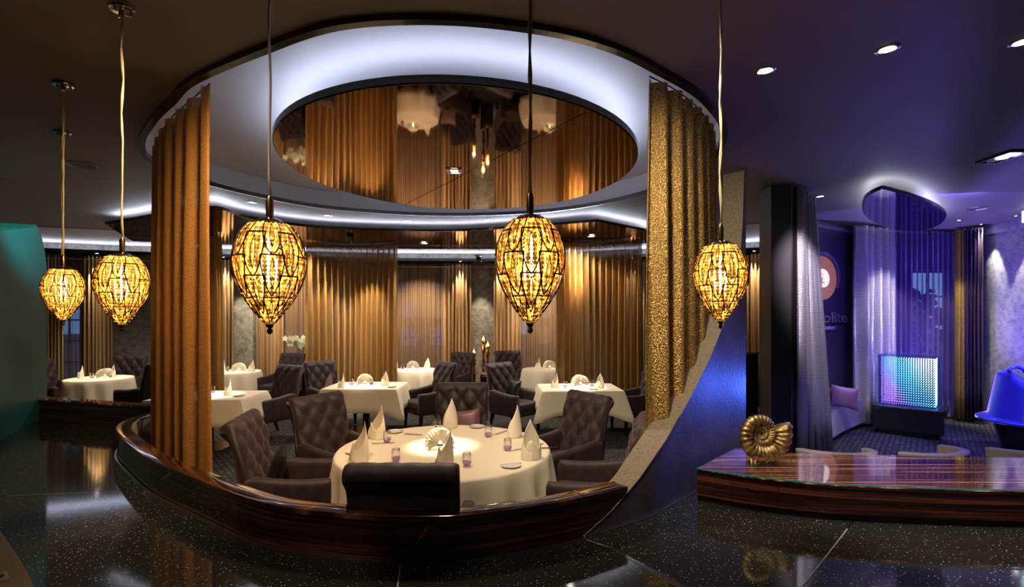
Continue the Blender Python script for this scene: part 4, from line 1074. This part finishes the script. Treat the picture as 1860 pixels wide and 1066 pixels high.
# candle stands on black cubes
flame = mat('flame', (1, .7, .3), emis=(1, .6, .2), es=25); wax = mat('candle glass', (1, .7, .4), emis=(1, .5, .15), es=1.5)
for px, D_, zp, zt, lb in ((861, 11.2, .32, 1.12, 'low rose gold candle holder on the shorter black cube'), (886, 11.3, .50, 1.28, 'rose gold candle holder, front one on the taller black cube'), (878, 11.5, .50, 1.42, 'tallest rose gold candle holder behind the taller cube')):
    if px != 878:
        q = thing('black_cube_pedestal', 'black cube pedestal carrying '+('the low' if px == 861 else 'the taller')+' candle holder at the plaster panel', 'pedestal', AT(px, D_, 0), 0, 'candle pedestals'); MB().box((0, 0, zp/2), (.24, .24, zp)).build('plinth_body', dark_edge, q, bev=.006)
    else:
        q = thing('black_cube_pedestal', 'black slim pedestal at the back carrying the tallest candle holder', 'pedestal', AT(px, D_, 0), 0, 'candle pedestals'); MB().box((0, .02, zp/2), (.14, .14, zp)).build('plinth_body', dark_edge, q, bev=.006)
    H = zt-zp; t = thing('candle_holder', lb, 'candle holder', AT(px, D_, zp+.001), 0, 'rose gold candle holders')
    MB().lathe([(0, 0), (.07, 0), (.07, .02), (.035, .05), (.03, H*.2), (.05, H*.28), (.03, H*.36), (.022, H*.5), (.045, H*.58), (.05, H*.66), (.03, H*.74), (.035, H*.8), (.06, H*.83), (.06, H*.86), (0, H*.86)], 20).build('stem', gold, t, smooth=SM)
    MB().lathe([(.055, H*.861), (.055, H*.861+.12), (.052, H*.861+.12), (.052, H*.87)], 20).build('glass_cup', glass_clear, t, smooth=SM)
    MB().lathe([(0, H*.862), (.03, H*.862), (.03, H*.862+.06), (0, H*.862+.06)], 16).build('candle', wax, t, smooth=SM)
    MB().lathe([(0, H*.862+.06), (.008, H*.862+.075), (.005, H*.862+.095), (0, H*.862+.11)], 8).build('flame', flame, t, smooth=True)
    lamp('POINT', (0, -.02, H*.862+.16), 2.5, (1, .55, .2), t, size=.03, name='candle_light')

# ------------------------------------------------------------------ lounge furniture
# bench
bf = catmull(v2([(4.28, 6.78), (4.75, 7.3), (5.35, 7.85), (5.93, 8.32)]), 10); bkp = resn([p for p in offset(LWp, -.05) if 7.45 < p.y < 8.85], len(bf))
bench = thing('quilted_bench', 'long quilted lounge bench under the plum logo wall, lit violet', 'bench', (0, 0, 0))
vel_v = mat('violet grey velvet', (.16, .12, .20), .5, sheen=.5); 
b = MB(); n = len(bf)
def bfn(u, v):
    i = min(n-1, int(round(u*(n-1)))); f, k_ = bf[i], bkp[i]; d = (k_-f).normalized()
    if v < .6: z = .08+(.45-.08)*v/.6; q = 0; p = f-d*q
    elif v < .75: p = f+d*.02; z = .465
    else: p = f.lerp(k_, (v-.7)/.3); z = .475-.01*math.sin(v*9)
    return Vector((p.x, p.y, z))
nb = []
b.grid(lambda u, v: bfn(u, v), 41, 21); b.build('seat_cover', vel_v, bench, smooth=1.0, fix=False)
MB().slab(offset(bf, .03), bkp, .02, .44).build('bench_box', leg_m, bench)
vio = mat('violet satin', (.30, .15, .45), .4)
cushion((4.90, 7.30, .66), .36, 'violet satin cushion at the near end of the lounge bench', vio, (.3, .1, -.8), 'bench cushions')
cushion((4.72, 7.56, .67), .38, 'dark plum cushion behind the violet one on the lounge bench', plum_wall, (.3, .5, -.7), 'bench cushions')
# light cube on stand
st = thing('cube_stand', 'low black lacquered stand under the glowing cube', 'stand', (6.30, 7.86, 0), -.76)
MB().box((0, 0, .26), (.86, .68, .36)).build('box_body', leg_m, st, bev=.004)
MB().box((0, .02, .04), (.70, .5, .08)).build('recessed_plinth', dark_edge, st)
MB().box((-.38, -.342, .40), (.10, .004, .015)).build('handle', chrome, st)
MB().box((.446, .0, .41), (.03, .68, .10)).build('side_panel', leg_m, st, bev=.003)
for dx in (-.16, .17): MB().box((dx, -.342, .26), (.004, .003, .34)).build('door_joint', dark_edge, st)
cb = thing('light_cube', 'glass cube glowing blue and white with slanting rows of lights in the lounge', 'light cube', (6.30, 7.86, .442), -.76)
CW, CD, CH = .72, .56, .80
for nm_, c_, d_ in (('glass_panel', (0, -CD/2, CH/2), (CW, .008, CH)), ('glass_panel', (0, CD/2, CH/2), (CW, .008, CH)), ('glass_panel', (-CW/2, 0, CH/2), (.008, CD, CH)), ('glass_panel', (CW/2, 0, CH/2), (.008, CD, CH)), ('glass_panel', (0, 0, CH), (CW, CD, .008))):
    MB().box(c_, d_).build(nm_, glass_clear, cb)
b = MB()
for sx_ in (-1, 1):
    for sy in (-1, 1): b.box((sx_*CW/2, sy*CD/2, CH/2), (.012, .012, CH))
    b.box((sx_*CW/2, 0, CH), (.012, CD, .012)); b.box((sx_*CW/2, 0, .006), (.012, CD, .012))
for sy in (-1, 1): b.box((0, sy*CD/2, CH), (CW, .012, .012)); b.box((0, sy*CD/2, .006), (CW, .012, .012))
b.build('edge_frame', mat('blue metal edge', (.1, .3, .7), .3, .6), cb)
ledm = mat('cube leds', (0, 0, 0), emis=(.2, .6, 1), es=2.6)
lc = N(ledm, 'ShaderNodeTexCoord'); ls = N(ledm, 'ShaderNodeSeparateXYZ'); LK(ledm, lc.outputs['Generated'], ls.inputs[0])
la = N(ledm, 'ShaderNodeMath'); la.operation = 'MULTIPLY_ADD'; la.inputs[1].default_value = .65; LK(ledm, ls.outputs['X'], la.inputs[0]); lb_ = N(ledm, 'ShaderNodeMath'); lb_.operation = 'MULTIPLY'; lb_.inputs[1].default_value = .42; LK(ledm, ls.outputs['Z'], lb_.inputs[0]); LK(ledm, lb_.outputs[0], la.inputs[2])
LK(ledm, ramp(ledm, la.outputs[0], [(.0, (.25, .10, 1)), (.22, (.30, .12, .95)), (.40, (.05, .32, 1)), (.62, (.10, .65, 1)), (.85, (.55, .95, 1)), (1, (.8, 1, 1))]), ledm.node_tree.nodes['Principled BSDF'].inputs['Emission Color'])
b = MB()
for i in range(22):
    for j in range(20):
        for yy, s_ in ((-CD/2+.03, 1), (0, .8)):
            x = -CW/2+.045+i*(CW-.09)/21+(.012 if yy == 0 else 0); z = .05+j*(CH-.10)/19
            b.box((0, 0, 0), (.028*s_, .005, .006), M=Matrix.Translation((x, yy, z)) @ Matrix.Rotation(-.85, 4, 'Y'))
for i in range(12):
    for j in range(20):
        b.box((0, 0, 0), (.006, .026, .008), M=Matrix.Translation((CW/2-.03, -CD/2+.06+i*(CD-.1)/11, .05+j*(CH-.10)/19)) @ Matrix.Rotation(.85, 4, 'X'))
o = b.build('led_dots', ledm, cb); o['kind'] = 'stuff'
# blue tub chair and low black table
t = thing('blue_lounge_chair', 'glowing blue shell chair with flared rim at the right edge of the lounge', 'chair', AT(1880, 6.55, 0), .0)
blue_v = mat('ultramarine velvet', (.05, .05, .70), .35, sheen=.6)
def shell(r0, r1, h0, h1, a0, a1, th=.035):
    b = MB(); n = 24; rows = [0, .1, .35, .6, .8, .93, 1, 1, .93, .6, .3, 0]
    def fn(u, v):
        j = int(round(v*(len(rows)-1))); w_ = rows[j]; inn = th if j >= len(rows)/2 else 0; a = a0+(a1-a0)*u
        top = h0+(h1-h0)*(math.sin(PI*u)**.22 if 0 < u < 1 else 0); z = h0-.02+(top-h0+.02)*w_ ; r = r0+(r1-r0)*((z-h0)/(h1-h0+1e-6))
        return Vector(((r-inn)*math.cos(a), (r-inn)*math.sin(a), z))
    return b.grid(fn, n, len(rows))
shell(.47, .36, .50, 1.14, PI*.60, PI*1.24).build('left_wing', blue_v, t, smooth=True)
shell(.56, .42, .50, 1.34, PI*1.17, PI*1.95).build('right_wing', blue_v, t, smooth=True)
MB().lathe([(0, .44), (.50, .44), (.58, .46), (.585, .48), (.55, .50), (.3, .52), (0, .52)], 40).build('rim_seat', blue_v, t, smooth=SM)
MB().lathe([(0, 0), (.30, 0), (.32, .03), (.36, .2), (.42, .44), (0, .44)], 32).build('black_base', dark_edge, t, smooth=SM)
MB().tube([(-.30+.1*math.cos(a), -.05, 1.12+.07*math.sin(a)) for a in [PI*k/8 for k in range(9)]], .025, 8).build('grab_roll', blue_v, t, smooth=True)
# pale tub chairs behind the console
pale = mat('pale taupe boucle', (.36, .32, .28), .9)
tub = thing('tub_chair', 'x', 'chair')
b = MB(); rows = [0, .3, .7, .95, 1, 1, .95, .5, 0]
def tf(u, v):
    j = int(round(v*(len(rows)-1))); w_ = rows[j]; inn = .07 if j >= 5 else 0; a = PI*(1.0+1.0*u); top = .70-.03*(abs(u-.5)*2)**2
    r = .30+.03*w_-inn; return Vector((r*math.cos(a), r*math.sin(a), .2+(top-.2)*w_))
b.grid(tf, 24, len(rows)); b.build('shell_back', pale, tub, smooth=True); MB().lathe([(0, .40), (.22, .40), (.25, .37), (.25, .22), (0, .2)], 28).build('seat', pale, tub, smooth=SM)
MB().lathe([(0, 0), (.2, 0), (.2, .02), (.03, .03), (.03, .2), (0, .2)], 20).build('pedestal', dark_edge, tub, smooth=SM)
for k, (px, lb) in enumerate(((1512, 'behind the console left, by the ribbed curtain'), (1672, 'behind the middle of the console'), (1862, 'behind the right end of the console'))):
    loc = AT(px, 4.45, 0)
    if k == 0: tub.location = loc; tag(tub, 'pale tub chair whose rim just shows '+lb, 'chair', 'pale tub chairs')
    else: dup(tub, loc, (.4, -.1)[k-1], 'pale tub chair whose rim just shows '+lb)
# dark sideboard between fin and column
t = thing('dark_sideboard', 'dark wood sideboard with slatted top edge between the violet fin and the dark column', 'sideboard', (3.22, 7.3, 0))
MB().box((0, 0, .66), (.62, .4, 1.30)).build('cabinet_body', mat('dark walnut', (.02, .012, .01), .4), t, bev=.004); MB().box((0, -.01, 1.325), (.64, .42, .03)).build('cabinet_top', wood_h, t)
for dx in (-.0,): MB().box((dx, -.201, .64), (.006, .003, 1.2)).build('door_joint', dark_edge, t)

# ------------------------------------------------------------------ outside
og = MB().box((0, 40, -.6), (120, 55, .2)); struct(og, 'ground_outside', mat('wet paving', (.05, .06, .09), .5))
rl = thing('street_railing', 'metal railing outside the lounge window', 'railing', (11.6, 13.6, -.5))
rm_ = mat('pale metal', (.35, .45, .55), .4)
for k in range(16): MB().box((-2.2+.3*k, 0, .6), (.025, .025, 1.1)).build('baluster', rm_, rl)
MB().box((0, 0, 1.17), (4.9, .05, .05)).build('top_rail', rm_, rl); MB().box((0, 0, .15), (4.9, .04, .04)).build('bottom_rail', rm_, rl)
tr = thing('street_tree', 'dark leafy tree seen through the lounge window', 'tree', (14.3, 17.5, -.5)); MB().tube([(0, 0, 0), (.05, 0, 1.2), (0, .1, 2.2)], [.15, .11, .06], 8).build('trunk', leg_m, tr)
fb = MB(); ic = bmesh.new(); bmesh.ops.create_icosphere(ic, subdivisions=1, radius=1); iv = [v.co.copy() for v in ic.verts]; ifs = [[v.index for v in q.verts] for q in ic.faces]; ic.free()
for k in range(260):
    d = Vector((random.gauss(0, .6), random.gauss(0, .5), 2.2+random.gauss(0, .5))); fb.add([d+v*random.uniform(.06, .16) for v in iv], ifs)
o = fb.build('foliage', mat('dusk leaves', (.02, .07, .04), .8), tr); o['kind'] = 'stuff'
for k, (x, y, w_, h_, lb) in enumerate(((-4, 30, 9, 5.0, 'dim building across the street left'), (4.5, 32, 7, 6.0, 'dim taller building across the street'), (-16, 27, 9, 5.0, 'dim building far left beyond the side room'), (20, 34, 12, 2.0, 'low dim building beyond the lounge window'))):
    t = thing('street_building', lb, 'building', (x, y, -.5)); MB().box((0, 0, h_/2), (w_, 3, h_)).build('facade', mat('dusk facade', (.26, .28, .38), .8), t)
    for i in range(int(w_/1.6)):
        for j in range(int(h_/1.7)):
            MB().box((-w_/2+1+1.6*i, -1.51, 1.2+1.6*j), (.8, .03, 1.0)).build('window', mat('lit street window', (.3, .35, .5), emis=(1, .7, .4) if (i+j) % 3 == 0 else (.3, .4, .9), es=.5) if False else mat('street window %d' % ((i+j) % 3 == 0), (.2, .2, .3), .2, emis=(1, .65, .35) if (i+j) % 3 == 0 else (.2, .35, .9), es=.28), t)
    MB().box((0, 0, h_+.05), (w_+.2, 3.1, .1)).build('roof_edge', dark_edge, t)

# ------------------------------------------------------------------ accent lamps, with unseen fill lamps added to the room
lamp('SPOT', (2.7, 4.6, 1.15), 170, (.06, .14, 1), size=.04, spot=.9, target=(1.75, 3.85, 1.35), name='fin_blue_light')
lamp('SPOT', (7.2, 8.5, .2), 350, (.25, .16, 1), size=.05, spot=2.4, target=(6.2, 6.6, 3.4), name='lounge_fill_uplight')  # added fill, hidden behind the cube stand, to tint the lounge ceiling purple
lamp('AREA', (5.6, 6.2, 3.3), 70, (.20, .14, 1), size=.8, target=(6.0, 8.2, .8), name='lounge_blue_light')
lamp('SPOT', (7.4, 5.4, 3.2), 500, (.2, .25, 1), spot=.7, target=(6.75, 6.5, .9), size=.1, name='chair_blue_light')
lamp('SPOT', (3.2, 5.0, 3.2), 160, (.9, .8, 1), spot=.8, target=(4.0, 6.9, 1.4), size=.1, name='ribbed_curtain_light')
lamp('SPOT', (6.2, 7.2, 3.3), 800, (.85, .75, 1), spot=.9, target=(6.6, 8.8, 1.5), size=.1, name='lounge_curtain_light')
lamp('SPOT', (-3.2, 4.2, 3.3), 650, (.03, .75, .75), spot=.5, blend=1, target=(-5.3, 5.35, 2.8), size=.1, name='teal_wall_light')
lamp('SPOT', (-1.2, 1.0, 3.3), 60, (1, .85, .7), spot=2.0, size=.1, name='counter_fill_light')  # unseen spot added to brighten the granite
lamp('SPOT', (2.7, 1.7, 3.3), 190, (1, .85, .75), spot=.85, target=(2.7, 3.0, .8), size=.1, name='console_fill_light')  # unseen spot added to bring out the console wood streaks
lamp('SPOT', (-1.2, 2.2, 3.3), 250, (1, .68, .36), spot=1.5, blend=1, target=(-2.6, 3.9, 1.5), size=.1, name='left_curtain_light')
lamp('SPOT', (.3, 2.0, 3.3), 230, (1, .85, .6), spot=1.5, blend=1, target=(1.3, 3.7, 1.6), size=.1, name='right_curtain_light')
lamp('SPOT', (-.6, 4.3, 3.24), 130, (1, .74, .48), spot=2.2, size=.1, name='rotunda_fill_light')  # added ambient fill around the big round table, no fixture of its own
for x in (-4, -1.4, 1.2): lamp('SPOT', (x, 8.9, 3.2), 150, (1, .85, .68), spot=2.3, size=.1, name='dining_fill_light')  # added ambient fill for the dark dining room
lamp('SPOT', (-6.9, 8.8, 3.3), 170, (1, .85, .68), spot=2.2, size=.1, name='side_room_fill_light')  # added ambient fill for the left side room

for x_, y_, tx in ((-2.2, 11.0, 768), (.5, 10.9, 985), (-4.9, 10.2, 545)):
    a_ = AT(tx, 12.2, 1.5); lamp('SPOT', (x_, y_, 3.2), 420, (1, .82, .6), spot=1.3, blend=1, target=a_, size=.05, name='voile_fill_light')  # unseen spots added to lighten the voiles over the back windows
